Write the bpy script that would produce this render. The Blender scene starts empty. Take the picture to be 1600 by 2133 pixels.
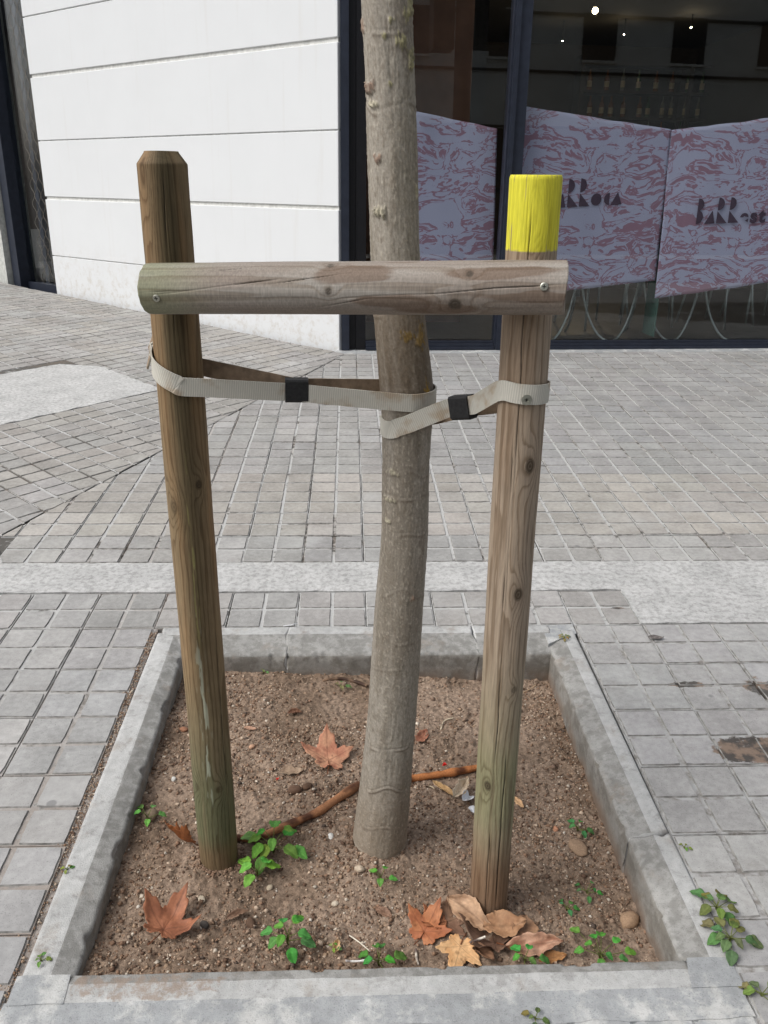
import bpy, bmesh, math, random
import numpy as np
from mathutils import Matrix, Vector
random.seed(7); RNG = np.random.default_rng(7)
S = bpy.context.scene; COL = S.collection
R = math.radians
# ------------------------------------------------------------------ camera, sky, sun, exposure
# world frame: x right, y away from the camera, z square to the pavement (which climbs gently to the building)
YAW, PIT, ROL, CAMH, FPX = 0.0456446, 0.4164448, 0.0171228, 1.2637, 1739.0
FW = np.array([math.sin(YAW)*math.cos(PIT), math.cos(YAW)*math.cos(PIT), -math.sin(PIT)])
_r = np.array([math.cos(YAW), -math.sin(YAW), 0.0]); _u = np.cross(_r, FW)
RT = math.cos(ROL)*_r + math.sin(ROL)*_u; UP = -math.sin(ROL)*_r + math.cos(ROL)*_u
CP = np.array([0, 0, CAMH])
cam = bpy.data.cameras.new('camera'); co = bpy.data.objects.new('camera', cam); COL.objects.link(co)
cam.sensor_fit = 'HORIZONTAL'; cam.sensor_width = 36; cam.lens = 36*FPX/1600; cam.clip_start = .05; cam.clip_end = 500
co.matrix_world = Matrix([[RT[i], UP[i], -FW[i], CP[i]] for i in range(3)] + [[0, 0, 0, 1]])
S.camera = co
SUN_EL, SUN_AZ = 50, 250          # azimuth of the sun, clockwise from +y
w = bpy.data.worlds.new('World'); S.world = w; w.use_nodes = True
wn = w.node_tree; bgn = wn.nodes['Background']
sky = wn.nodes.new('ShaderNodeTexSky'); sky.sky_type = 'NISHITA'; sky.sun_disc = False
sky.sun_elevation = R(SUN_EL); sky.sun_rotation = R(SUN_AZ); sky.dust_density = 4; sky.air_density = 1.0
hs = wn.nodes.new('ShaderNodeHueSaturation'); hs.inputs['Saturation'].default_value = .30
wn.links.new(sky.outputs[0], hs.inputs['Color']); wn.links.new(hs.outputs[0], bgn.inputs[0]); bgn.inputs[1].default_value = .15
sl = bpy.data.lights.new('sun', 'SUN'); sl.energy = 1.3; sl.angle = R(32); sl.color = (1, .98, .945)
so = bpy.data.objects.new('sun', sl); COL.objects.link(so)
sd = Vector((math.sin(R(SUN_AZ))*math.cos(R(SUN_EL)), math.cos(R(SUN_AZ))*math.cos(R(SUN_EL)), math.sin(R(SUN_EL))))
so.rotation_euler = sd.to_track_quat('Z', 'Y').to_euler(); so.location = (-4, -4, 9)
S.view_settings.view_transform = 'Standard'; S.view_settings.look = 'None'; S.view_settings.gamma = 1
S.view_settings.use_curve_mapping = False; S.view_settings.exposure = 0.22
S.render.engine = 'CYCLES'
try: S.cycles.use_denoising = True
except Exception: pass
S.cycles.max_bounces = 8; S.cycles.transparent_max_bounces = 16

# ------------------------------------------------------------------ places seen through the lens -> points
def ray(x, y): return FW + RT*(x-800)/FPX - UP*(y-1066.5)/FPX
def gp(x, y, z=0.0):
    d = ray(x, y); return CP + d*(z-CP[2])/d[2]
def atv(x, y, v):
    d = ray(x, y); return CP + d*(v/d[1])
def atZ(x, y, Z): return CP + ray(x, y)*Z
def prj(P):
    d = np.asarray(P, float)-CP; z = d@FW
    return np.stack([800+FPX*(d@RT)/z, 1066.5-FPX*(d@UP)/z, z], -1)

# ------------------------------------------------------------------ numeric noise
def _h(i, j, k, s):
    n = (i*374761393 + j*668265263 + k*2147483647 + s*1274126177) & 0xffffffff
    n = ((n ^ (n >> 13))*1274126177) & 0xffffffff
    n = ((n ^ (n >> 16))*2246822519) & 0xffffffff
    return ((n ^ (n >> 15)) & 0xffff)/65535.0
def vn(x, y, z, s=0):
    x, y, z = np.broadcast_arrays(np.asarray(x, float), np.asarray(y, float), np.asarray(z, float))
    i, j, k = (np.floor(a).astype(np.int64) for a in (x, y, z)); f = [a-np.floor(a) for a in (x, y, z)]
    f = [a*a*(3-2*a) for a in f]; o = 0
    for a in (0, 1):
        for b in (0, 1):
            for c in (0, 1):
                o = o + _h(i+a, j+b, k+c, s)*(f[0] if a else 1-f[0])*(f[1] if b else 1-f[1])*(f[2] if c else 1-f[2])
    return o
def fbm(x, y, z, s=0, o=4):
    t, a, n = 0, .5, 0
    for q in range(o): t = t+a*vn(x*2**q, y*2**q, z*2**q, s+q*17); n += a; a *= .5
    return t/n
def ss(a, b, x): t = np.clip((x-a)/(b-a), 0, 1); return t*t*(3-2*t)
def mixc(c, d, m): m = np.asarray(m)[..., None]; return c*(1-m)+np.asarray(d)*m
def srgb(r, g, b): return np.array([((v/255+.055)/1.055)**2.4 if v > 10 else v/3295 for v in (r, g, b)])

# ------------------------------------------------------------------ objects
def tag(o, label=None, cat=None, group=None, kind=None):
    if label: o['label'] = label
    if cat: o['category'] = cat
    if group: o['group'] = group
    if kind: o['kind'] = kind
    return o
def link(o, parent=None):
    COL.objects.link(o)
    if parent is not None: o.parent = parent
    return o
def empty(name, loc=(0, 0, 0), **k):
    o = bpy.data.objects.new(name, None); o.location = loc; o.empty_display_size = .05; COL.objects.link(o); return tag(o, **k)
def mk(name, V, F, m, parent=None, smooth=False, col=None, loc=None):
    me = bpy.data.meshes.new(name)
    if isinstance(V, np.ndarray): V = V.tolist()
    if isinstance(F, np.ndarray): F = F.tolist()
    me.from_pydata(V, [], F)
    for x in (m if isinstance(m, (list, tuple)) else [m]): me.materials.append(x)
    if smooth: me.polygons.foreach_set('use_smooth', [True]*len(me.polygons))
    if col is not None:
        a = me.color_attributes.new('col', 'FLOAT_COLOR', 'POINT')
        c = np.ones((len(V), 4), np.float32); c[:, :3] = col; a.data.foreach_set('color', c.ravel())
    me.update()
    o = bpy.data.objects.new(name, me)
    if loc is not None: o.location = loc
    return link(o, parent)
class MB:
    def __init__(s): s.v, s.f = [], []
    def box(s, a, b, M=None):
        n = len(s.v)
        for z in (a[2], b[2]):
            for x, y in ((a[0], a[1]), (b[0], a[1]), (b[0], b[1]), (a[0], b[1])):
                p = Vector((x, y, z)); s.v.append(tuple(M @ p if M else p))
        s.f += [tuple(n+i for i in q) for q in ((3, 2, 1, 0), (4, 5, 6, 7), (0, 1, 5, 4), (1, 2, 6, 5), (2, 3, 7, 6), (3, 0, 4, 7))]; return s
    def tube(s, P, r, n=8, cap=True):
        P = [np.array(p, float) for p in P]; b = len(s.v); m = len(P)
        rr = r if isinstance(r, (list, tuple, np.ndarray)) else [r]*m
        ref = None
        for i in range(m):
            t = P[min(i+1, m-1)]-P[max(i-1, 0)]; t = t/(np.linalg.norm(t)+1e-12)
            if ref is None: ref = np.cross(t, [0.3, .2, 1.]) if abs(t[2]) < .9 else np.cross(t, [1., .1, 0])
            e = ref-t*(ref@t); e /= np.linalg.norm(e); ref = e; g = np.cross(t, e)
            for k in range(n):
                a = 2*math.pi*k/n; s.v.append(tuple(P[i]+rr[i]*(math.cos(a)*e+math.sin(a)*g)))
        for i in range(m-1):
            for k in range(n): s.f.append((b+i*n+k, b+i*n+(k+1) % n, b+(i+1)*n+(k+1) % n, b+(i+1)*n+k))
        if cap: s.f += [tuple(b+k for k in range(n))[::-1], tuple(b+(m-1)*n+k for k in range(n))]
        return s
    def build(s, name, m, parent=None, smooth=False, loc=None): return mk(name, s.v, s.f, m, parent, smooth, loc=loc)
def grid_faces(nu, nv, wrap=False):
    i = np.arange(nu-1)[:, None]; n2 = nv if wrap else nv-1; j = np.arange(n2)[None, :]
    a = i*nv+j; b = i*nv+(j+1) % nv
    return np.stack([a, b, b+nv, a+nv], -1).reshape(-1, 4)

# ------------------------------------------------------------------ materials
class G:
    def __init__(s, name):
        s.m = bpy.data.materials.new(name); s.m.use_nodes = True; s.t = s.m.node_tree; s.t.nodes.clear()
    def n(s, typ, inp=None, out=0, **props):
        nd = s.t.nodes.new('ShaderNode'+typ)
        for k, v in props.items(): setattr(nd, k, v)
        for k, v in (inp or {}).items():
            sk = nd.inputs[k]
            if isinstance(v, bpy.types.NodeSocket): s.t.links.new(v, sk)
            else: sk.default_value = v
        return nd.outputs[out]
    def c(s, r, g=None, b=None):
        if g is None: r, g, b = r
        return s.n('RGB') if False else (r, g, b, 1)
    def pos(s): return s.n('NewGeometry')
    def obj(s): return s.n('TexCoord', out=3)
    def mapv(s, v, scale=(1, 1, 1), loc=(0, 0, 0), rot=(0, 0, 0)):
        return s.n('Mapping', {'Vector': v, 'Scale': scale, 'Location': loc, 'Rotation': rot})
    def noise(s, v, sc, det=4, rough=.55, dist=0.0, out=0):
        return s.n('TexNoise', {'Vector': v, 'Scale': sc, 'Detail': det, 'Roughness': rough, 'Distortion': dist}, out=out)
    def ramp(s, f, a, b, lo=0.0, hi=1.0):
        return s.n('MapRange', {0: f, 1: a, 2: b, 3: lo, 4: hi}, interpolation_type='SMOOTHSTEP')
    def math(s, op, a, b=0.0, cl=False):
        nd = s.t.nodes.new('ShaderNodeMath'); nd.operation = op; nd.use_clamp = cl
        for i, v in enumerate((a, b)):
            if isinstance(v, bpy.types.NodeSocket): s.t.links.new(v, nd.inputs[i])
            else: nd.inputs[i].default_value = v
        return nd.outputs[0]
    def mix(s, f, a, b, mode='MIX'):
        nd = s.t.nodes.new('ShaderNodeMix'); nd.data_type = 'RGBA'; nd.blend_type = mode
        for k, v in ((0, f), (6, a), (7, b)):
            if isinstance(v, bpy.types.NodeSocket): s.t.links.new(v, nd.inputs[k])
            else: nd.inputs[k].default_value = (*v, 1) if hasattr(v, '__len__') and len(v) == 3 else v
        return nd.outputs[2]
    def bump(s, h, st=.3, d=.002):
        return s.n('Bump', {'Height': h, 'Strength': st, 'Distance': d})
    def attr(s, name, out=0): return s.n('Attribute', attribute_name=name, out=out)
    def out(s, col, rough=.8, bump=None, metal=0.0, spec=.3, **extra):
        inp = {'Base Color': (*col, 1) if hasattr(col, '__len__') and len(col) == 3 else col, 'Roughness': rough, 'Metallic': metal, 'Specular IOR Level': spec}
        if bump is not None: inp['Normal'] = bump
        inp.update(extra)
        b = s.n('BsdfPrincipled', inp); o = s.t.nodes.new('ShaderNodeOutputMaterial'); s.t.links.new(b, o.inputs[0]); return s.m
def plain(name, col, rough=.7, metal=0.0, nz=.15, sc=30, spec=.3):
    g = G(name); n = g.noise(g.pos(), sc); f = g.ramp(n, .25, .75, 1-nz, 1+nz)
    c = g.mix(1.0, tuple(col), g.n('CombineColor', {0: f, 1: f, 2: f}), 'MULTIPLY'); return g.out(c, rough, g.bump(n, .15, .001), metal, spec)
def speck(g, p, base, amt=.35):
    """worn concrete: blotches, fine grain, dark pits"""
    a = g.noise(p, 7, 5, .6); b = g.noise(p, 60, 3, .6); c = g.noise(p, 420, 2, .5)
    f = g.math('MULTIPLY', g.ramp(a, .25, .75, 1-amt*.45, 1+amt*.4), g.ramp(b, .25, .75, 1-amt*.35, 1+amt*.35))
    f = g.math('MULTIPLY', f, g.ramp(c, .3, .42, .72, 1.0))
    f = g.math('MULTIPLY', f, g.ramp(g.noise(p, 190, 2, .5), .70, .78, 1.0, .6))
    return g.mix(1.0, base, g.n('CombineColor', {0: f, 1: f, 2: f}), 'MULTIPLY'), c, b
M = {}
def ell(g, p, cx, cy, rx, ry, nz, amp=.6):
    """soft-edged blotch of ragged outline at a fixed spot of the pavement: 1 inside, 0 outside"""
    v = g.mapv(p, (1/rx, 1/ry, 0), (-cx/rx, -cy/ry, 0)); d = g.n('VectorMath', {0: v}, out=1, operation='LENGTH')
    d = g.math('ADD', d, g.math('MULTIPLY', g.math('SUBTRACT', nz, .5), amp*2)); return g.ramp(d, .8, 1.0, 1.0, 0.0)
def stained(g, p, base):
    nz = g.noise(p, 24, 5, .65); st = None
    for (px, py, rx, ry) in ((1572, 1560, .105, .052), (1590, 1432, .045, .04), (1432, 1424, .045, .012), (1290, 1265, .03, .01)):
        q = gp(px, py); e = ell(g, p, q[0], q[1], rx, ry, nz, 1.2); st = e if st is None else g.math('MAXIMUM', st, e)
    return g.mix(g.math('MULTIPLY', st, .85), base, g.mix(g.ramp(g.noise(p, 19, 4, .6), .46, .6), (.032, .024, .018), (.21, .14, .095)))
g = G('paver_concrete'); p = g.pos()
oc = g.n('ObjectInfo', out=1)
base, c, b = speck(g, p, oc, .32)
base = stained(g, p, base)
pat = g.noise(p, 2.6, 5, .65); base = g.mix(g.ramp(pat, .52, .72, 0, .38), base, (.50, .50, .49)); base = g.mix(g.ramp(g.noise(p, 4.1, 6, .7), .54, .74, 0, .42), base, (.20, .185, .165)); base = g.mix(g.ramp(g.noise(p, 28, 5, .75), .60, .70, 0, .3), base, (.52, .52, .51))
gum = g.n('TexVoronoi', {'Vector': p, 'Scale': 5.5, 'Randomness': 1.0}, out=0)
base = g.mix(g.ramp(gum, .045, .07, .55, 0), base, (.12, .12, .125))
M['paver'] = g.out(base, .88, g.bump(g.math('ADD', g.math('MULTIPLY', c, .5), b), .35, .0012))
def joint_mat(name, bias):
    g = G(name); p = g.pos(); n1 = g.noise(p, 3.2, 3, .6); n2 = g.noise(p, 38, 4, .65); n3 = g.noise(p, 350, 2, .6)
    light = g.mix(n3, (.36, .36, .35), (.58, .58, .57)); dark = g.mix(n3, (.05, .047, .043), (.16, .15, .135))
    f = g.ramp(g.math('ADD', g.math('MULTIPLY', n1, .55), g.math('MULTIPLY', n2, .45)), .5-bias, .6-bias)
    c = g.mix(f, dark, light)
    brown = g.mix(n3, (.13, .085, .058), (.36, .27, .2))
    sx = g.n('SeparateXYZ', {0: p}); y = g.n('SeparateXYZ', {0: p}, out=1)
    near = g.math('MULTIPLY', g.ramp(sx, -.95, -.56, 0, 1), g.math('MULTIPLY', g.ramp(sx, -.5, -.44, 1, 0), g.ramp(y, 1.9, 1.3, .35, 1)))
    far = g.math('MULTIPLY', g.ramp(n2, .35, .6), .35)
    c = g.mix(g.math('MAXIMUM', g.math('MULTIPLY', near, g.ramp(n2, .3, .5)), g.math('MULTIPLY', far, g.ramp(n1, .5, .35))), c, brown)
    newer = g.math('MULTIPLY', g.ramp(y, 2.1, 2.0, 0, .8), g.ramp(sx, -.2, .6, .6, 1)); c = g.mix(newer, c, g.mix(g.ramp(n2, .3, .62), (.22, .2, .18), (.41, .41, .405)))
    c = stained(g, p, c)
    return g.out(c, .95, g.bump(n3, .5, .002))
M['edge'] = plain('paver_edge_dark', (.255, .248, .235), .95, 0, .45, 45); M['groove'] = joint_mat('paver_groove', .12); M['bed'] = joint_mat('paving_bed', -.04)  # edge: raised squares get darker sides than tops
def conc(name, lo, hi, soil=0.0, sc=9, patch=.5):
    g = G(name); p = g.pos(); a = g.noise(p, sc, 6, .7, .15); base = g.mix(g.ramp(a, patch-.07, patch+.07), lo, hi)
    base, c, b = speck(g, p, base, .3)
    if soil:
        base = g.mix(g.ramp(g.noise(p, 10, 5, .7), .54, .74, 0, .5), base, (.26, .205, .155))
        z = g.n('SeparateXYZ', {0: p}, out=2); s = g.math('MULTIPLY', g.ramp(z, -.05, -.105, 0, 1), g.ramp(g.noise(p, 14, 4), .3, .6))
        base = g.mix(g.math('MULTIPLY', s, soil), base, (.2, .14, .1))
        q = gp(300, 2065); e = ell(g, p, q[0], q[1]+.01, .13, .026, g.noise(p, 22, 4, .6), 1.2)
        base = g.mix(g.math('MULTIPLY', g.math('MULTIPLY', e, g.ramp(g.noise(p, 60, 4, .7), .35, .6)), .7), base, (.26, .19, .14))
    return g.out(base, .9, g.bump(g.math('ADD', c, g.math('MULTIPLY', b, 1.5)), .5, .0018))
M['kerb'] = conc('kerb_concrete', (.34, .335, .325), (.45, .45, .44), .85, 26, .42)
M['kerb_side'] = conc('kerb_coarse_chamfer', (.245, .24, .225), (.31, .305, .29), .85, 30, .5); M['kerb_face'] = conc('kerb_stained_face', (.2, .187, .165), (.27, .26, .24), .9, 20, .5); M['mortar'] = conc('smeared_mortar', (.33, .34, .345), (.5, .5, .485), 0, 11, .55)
M['white_concrete'] = conc('pale_rough_concrete', (.37, .365, .355), (.50, .498, .487), 0, 55, .47)
g = G('soil'); p = g.pos(); a = g.noise(p, 6, 4); b = g.noise(p, 120, 3, .65); c = g.noise(p, 600, 2, .6)
base = g.mix(g.ramp(a, .35, .65), (.205, .146, .104), (.31, .23, .172)); f = g.ramp(b, .25, .75, .62, 1.35)
base = g.mix(1.0, base, g.n('CombineColor', {0: f, 1: f, 2: f}), 'MULTIPLY'); base = g.mix(g.ramp(c, .62, .7), base, (.34, .26, .2))
M['soil'] = g.out(base, .97, g.bump(g.math('ADD', b, g.math('MULTIPLY', c, .5)), .8, .004), spec=.1)
def attr_mat(name, rough=.8, fine=300, amp=.12, stretch=(1, 1, 1), bst=.3, bd=.001, spec=.25):
    g = G(name); p = g.mapv(g.obj(), stretch); n = g.noise(p, fine, 3, .6); f = g.ramp(n, .25, .75, 1-amp, 1+amp)
    c = g.mix(1.0, g.attr('col'), g.n('CombineColor', {0: f, 1: f, 2: f}), 'MULTIPLY')
    return g.out(c, rough, g.bump(n, bst, bd), spec=spec)
M['wood'] = attr_mat('weathered_timber', .72, 420, .16, (1, 1, .07), .35, .0008)
M['barwood'] = attr_mat('weathered_bar_timber', .72, 420, .16, (1, 1, .07), .35, .0008)
M['bark'] = attr_mat('bark', .85, 300, .16, (1, 1, .8), .5, .0012)
M['gravel'] = attr_mat('gravel_stone', .85, 500, .2)
M['leaf_dry'] = attr_mat('dry_leaf', .6, 160, .15, (1, 1, 1), .4, .001, .3)
M['leaf_green'] = attr_mat('green_leaf', .68, 200, .15, (1, 1, 1), .3, .001, .2)
M['stick'] = attr_mat('stick_wood', .65, 300, .2)
g = G('webbing'); p = g.pos(); n = g.noise(p, 26, 4); wv = g.n('TexWave', {'Vector': g.attr('uvw', 1), 'Scale': 90.0, 'Distortion': .4}, wave_type='BANDS', bands_direction='X', out=1)
base = g.mix(g.ramp(n, .48, .68), (.56, .54, .475), (.44, .36, .27)); f = g.ramp(wv, 0, 1, .86, 1.06)
base = g.mix(1.0, base, g.n('CombineColor', {0: f, 1: f, 2: f}), 'MULTIPLY')
M['strap'] = g.out(base, .9, g.bump(wv, .4, .0006))
M['strap_inner'] = plain('webbing_stained_inner', (.27, .2, .14), .95, 0, .3, 60); M['rubber'] = plain('black_rubber', (.022, .022, .023), .6, 0, .3, 200)
M['screw'] = plain('zinc_screw', (.42, .42, .36), .4, .8, .1, 100)
M['hole'] = plain('dark_recess', (.01, .01, .01), .9)
g = G('white_render'); p = g.pos(); a = g.noise(p, 2.5, 5, .6); b = g.noise(p, 160, 3); f = g.ramp(a, .3, .7, .985, 1.01)
z = g.n('SeparateXYZ', {0: p}, out=2); dirt = g.math('MAXIMUM', g.math('MULTIPLY', g.ramp(z, .55, 0, 0, .6), g.ramp(g.noise(p, 18, 5, .7), .45, .7)), g.math('MULTIPLY', g.ramp(g.noise(g.mapv(p, (9, 9, .5)), 1.6, 4, .6), .55, .8), .16))
base = g.mix(1.0, (.685, .70, .71), g.n('CombineColor', {0: f, 1: f, 2: f}), 'MULTIPLY'); base = g.mix(dirt, base, (.5, .46, .4))
base = g.mix(g.ramp(g.noise(p, 60, 4, .7), .76, .8, 0, .35), base, (.3, .29, .27))
M['white'] = g.out(base, .85, g.bump(b, .15, .001))
M['joint_paint'] = plain('joint_recess', (.66, .66, .63), .9)
M['navy'] = plain('navy_metal', (.028, .034, .052), .42, .3, .15, 20, .5)
M['black'] = plain('black_metal', (.008, .008, .01), .5)
M['steel'] = plain('pale_metal', (.42, .47, .46), .35, .7, .1)
M['wire'] = plain('dull_wire', (.16, .145, .125), .5, .4); M['asphalt'] = plain('asphalt', (.055, .055, .055), .95, 0, .3, 60)
M['floor_in'] = plain('dark_tile', (.03, .031, .033), .35, 0, .3, 8, .5)
M['dark_wall'] = plain('dark_wall', (.03, .024, .02), .8)
M['brown_wall'] = plain('brown_wood_wall', (.16, .075, .042), .55, 0, .2, 6)
M['sage'] = plain('sage_wall', (.16, .19, .16), .8)
M['ceil_in'] = plain('dark_ceiling', (.05, .05, .05), .9)
M['facade'] = plain('pale_facade', (.55, .56, .53), .85, 0, .08, 2)
M['facade_dark'] = plain('dark_shop', (.02, .022, .025), .4)
M['signal'] = plain('signal_black', (.012, .012, .012), .5)
M['plaster_grey'] = plain('pale_grey_plaster', (.5, .51, .48), .9)
M['glass_edge'] = plain('green_glass_edge', (.05, .12, .1), .1, 0, .1, 20, .6); M['paper'] = plain('white_paper', (.75, .76, .78), .7)
M['red'] = plain('red_plastic', (.65, .02, .015), .4)
M['letter'] = plain('letter_print', (.075, .05, .075), .8, 0, .1)
g = G('glass'); fc = g.n('LayerWeight', {'Blend': .5}, out=1); fr = g.math('ADD', g.math('MULTIPLY', g.math('POWER', fc, 5.0), .95), .042); tr = g.n('BsdfTransparent', {'Color': (.945, .965, .965, 1)}); gl = g.n('BsdfGlossy', {'Color': (1, 1, 1, 1), 'Roughness': 0.0})
mx = g.n('MixShader', {0: fr, 1: tr, 2: gl}); o_ = g.t.nodes.new('ShaderNodeOutputMaterial'); g.t.links.new(mx, o_.inputs[0]); M['glass'] = g.m
g = G('marbled_cloth'); p = g.obj(); wp = g.noise(p, 2.2, 3, .5, 0, out=1)
v = g.n('VectorMath', {0: g.mapv(p, (1.0, 1.0, 2.4), rot=(0, R(18), 0)), 1: g.n('VectorMath', {0: wp, 'Scale': .55}, operation='SCALE')}, operation='ADD')
n1 = g.noise(v, 3.6, 6, .6, 1.3); n2 = g.noise(v, 2.2, 2, .5)
d = g.math('ABSOLUTE', g.math('SUBTRACT', n1, .5)); f = g.ramp(d, .022, .032, 1, 0)
f2 = g.ramp(g.math('ADD', n1, g.math('MULTIPLY', n2, .5)), .86, .872, 0, 1); f = g.math('MAXIMUM', f, f2)
M['marble'] = g.out(g.mix(f, (.38, .38, .51), (.29, .17, .23)), .85, g.bump(g.noise(p, 900, 1), .1, .0005))
def glow(name, col, st):
    g = G(name); e = g.n('Emission', {'Color': (*col, 1), 'Strength': st}); o = g.t.nodes.new('ShaderNodeOutputMaterial'); g.t.links.new(e, o.inputs[0]); return g.m
M['lamp'] = glow('lamp_glow', (1, .8, .5), 60)
M['bottle_g'] = plain('green_bottle', (.03, .07, .03), .15, 0, .1, 30, .6); M['bottle_b'] = plain('amber_bottle', (.12, .05, .015), .15, 0, .1, 30, .6)
M['bottle_c'] = plain('pale_bottle', (.12, .13, .11), .15, 0, .1, 30, .6); M['paperlabel'] = plain('bottle_label', (.28, .25, .17), .7)

# ================================================================== THE SETTING
GX, GY, T = .8483, 3.25, .2                       # paving grid
PIT_X0, PIT_X1, PIT_Y0, PIT_Y1 = -.540, .647, .918, 2.049   # outer edge of the pit kerb
UPB = np.array([0, .045, 1.0]); UPB /= np.linalg.norm(UPB)    # true vertical, seen from the sloping pavement
KC = np.array([-.060, 5.500, 0.0])                            # foot of the building corner
E1 = np.array([math.cos(R(3.3)), math.sin(R(3.3)), 0]); E1 -= UPB*(E1@UPB); E1 /= np.linalg.norm(E1); E2 = np.cross(UPB, E1)
BM = Matrix([[E1[i], E2[i], UPB[i], KC[i]] for i in range(3)] + [[0, 0, 0, 1]])
def bp(a, b, c): return KC+E1*a+E2*b+UPB*c
def fb(px, py, b):                                            # building coords on the plane at depth b
    d = ray(px, py); t = (b-(CP-KC)@E2)/(d@E2); P = CP+d*t-KC; return P@E1, P@UPB
def sheet(name, quads, m, z, **k):
    V, F = [], []
    for q in quads: n = len(V); V += [(*c[:2], z if len(c) < 3 else c[2]) for c in q]; F.append(tuple(range(n, n+len(q))))
    return tag(mk(name, V, F, m), **k)
rect = lambda x0, y0, x1, y1: [(x0, y0), (x1, y0), (x1, y1), (x0, y1)]
sheet('road', [rect(-150, -150, 150, 150)], M['asphalt'], -.16, kind='structure')
fy = lambda x: 5.47+.0577*(x+.06)
pave = sheet('pavement', [rect(-9, -1.2, PIT_X0, 2.6), [(-1.25, 2.6), (PIT_X0, 2.6), (PIT_X0, 4.3)], rect(PIT_X0, -1.2, PIT_X1, PIT_Y0), [(PIT_X0, PIT_Y1), (PIT_X1, PIT_Y1), (PIT_X1, fy(PIT_X1)), (-.05, fy(-.05)), (PIT_X0, 4.3)], [(PIT_X1, -1.2), (9, -1.2), (9, fy(9)), (PIT_X1, fy(PIT_X1))]], M['bed'], -.0065, kind='structure')
cpave = sheet('corner_pavement', [[(-.06, 5.40), (-1.3, 2.5), (-9, 2.5), (-9, 13.1)]], M['bed'], -.0045, kind='structure')
MA = np.array([-.085, 5.27]); MD = np.array([-1.205, 2.652])-MA; MD /= np.linalg.norm(MD); MN = np.array([MD[1], -MD[0]])   # mitre; MN points to the corner paving
if MN[0] > 0: MN = -MN

def tile_bm(seed):
    r = random.Random(seed); bm = bmesh.new(); h = T/2-.0016
    def quad(pts, mi):
        f = bm.faces.new([bm.verts.new(q) for q in pts]); f.material_index = mi
    e = [(-h, -h), (h, -h), (h, h), (-h, h)]
    quad([(x, y, -.0034) for x, y in e], 1)
    for i in range(4): (x0, y0), (x1, y1) = e[i], e[(i+1) % 4]; quad([(x0, y0, -.03), (x1, y1, -.03), (x1, y1, -.0034), (x0, y0, -.0034)], 1)
    for sx in (-1, 1):
        for sy in (-1, 1):
            cx_, cy_ = sx*.0505, sy*.0505; ring = []
            for (ax_, ay_), (bx_, by_) in zip(((-1, -1), (1, -1), (1, 1), (-1, 1)), ((1, -1), (1, 1), (-1, 1), (-1, -1))):
                for k in range(4):
                    t = k/4; j = 0 if k == 0 else 1; cut = r.choice((0, .0003, .0008, .0022)) if k == 0 else 0
                    px_, py_ = ax_+(bx_-ax_)*t, ay_+(by_-ay_)*t; sc_ = .0458-cut+r.uniform(-.0008, .0006)
                    ring.append((cx_+px_*sc_, cy_+py_*sc_))
            n_ = len(ring); top = [(cx_+(x-cx_)*.962, cy_+(y-cy_)*.962) for x, y in ring]; dz = r.uniform(-.0005, .0005)
            quad([(x, y, dz) for x, y in top], 0)
            for i in range(n_): j = (i+1) % n_; quad([(*ring[i], -.0036), (*ring[j], -.0036), (*top[j], dz-r.uniform(0, .0003)), (*top[i], dz)], 2)
    return bm
def bm_mesh(bm, name='paver'):
    me = bpy.data.meshes.new(name); bm.to_mesh(me); me.materials.append(M['paver']); me.materials.append(M['groove']); me.materials.append(M['edge']); return me
TB = [tile_bm(s) for s in range(6)]; TM = [bm_mesh(b) for b in TB]
def clip(bm, cuts):
    """cuts: (point xy, normal xy) keep the side the normal points away from"""
    for (px, py), (nx, ny) in cuts:
        bmesh.ops.bisect_plane(bm, geom=bm.verts[:]+bm.edges[:]+bm.faces[:], dist=1e-5, plane_co=(px, py, 0), plane_no=(nx, ny, 0), clear_outer=True)
    return bm
def inframe(P, mx=.0):
    q = prj(P); return (q[:, 2] > .1) & (q[:, 0] > -1600*mx) & (q[:, 0] < 1600*(1+mx)) & (q[:, 1] > -50) & (q[:, 1] < 2133*(1+mx*.6))
FN = -E2[:2]/np.linalg.norm(E2[:2]); FP = (KC-E2*.10)[:2]         # facade foot, tiles stop 10 cm short of it
WD = np.array([-2.545, 2.206, 0.]); WD -= UPB*(WD@UPB); WD /= np.linalg.norm(WD); WN = np.cross(WD, UPB)   # white wall run and its outward normal
if WN[1] > 0: WN = -WN
WP = (KC+WN*.05)[:2]
def tint(kind, x, y):
    r = random.random()
    warm = np.array([.372, .352, .324]); cool = np.array([.38, .375, .367]); mid = np.array([.366, .357, .343])
    if kind == 'c': c = (mid*(1-r)+warm*r*.98)*.92
    elif -3.05 < (y-GY)/T < -.02 and x > -1.6: c = warm*(.97+.06*r)
    elif y < 2.05: c = cool*(.93+.08*r)
    elif y > GY: c = cool*(.80+.08*r) if x > .5 else mid*(.86+.1*r)
    else: c = mid*(.92+.08*r)
    return tuple(c*random.uniform(.89, 1.08)*np.array([1+random.uniform(-.012, .018), 1, 1-random.uniform(-.012, .018)]))+(1,)
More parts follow.
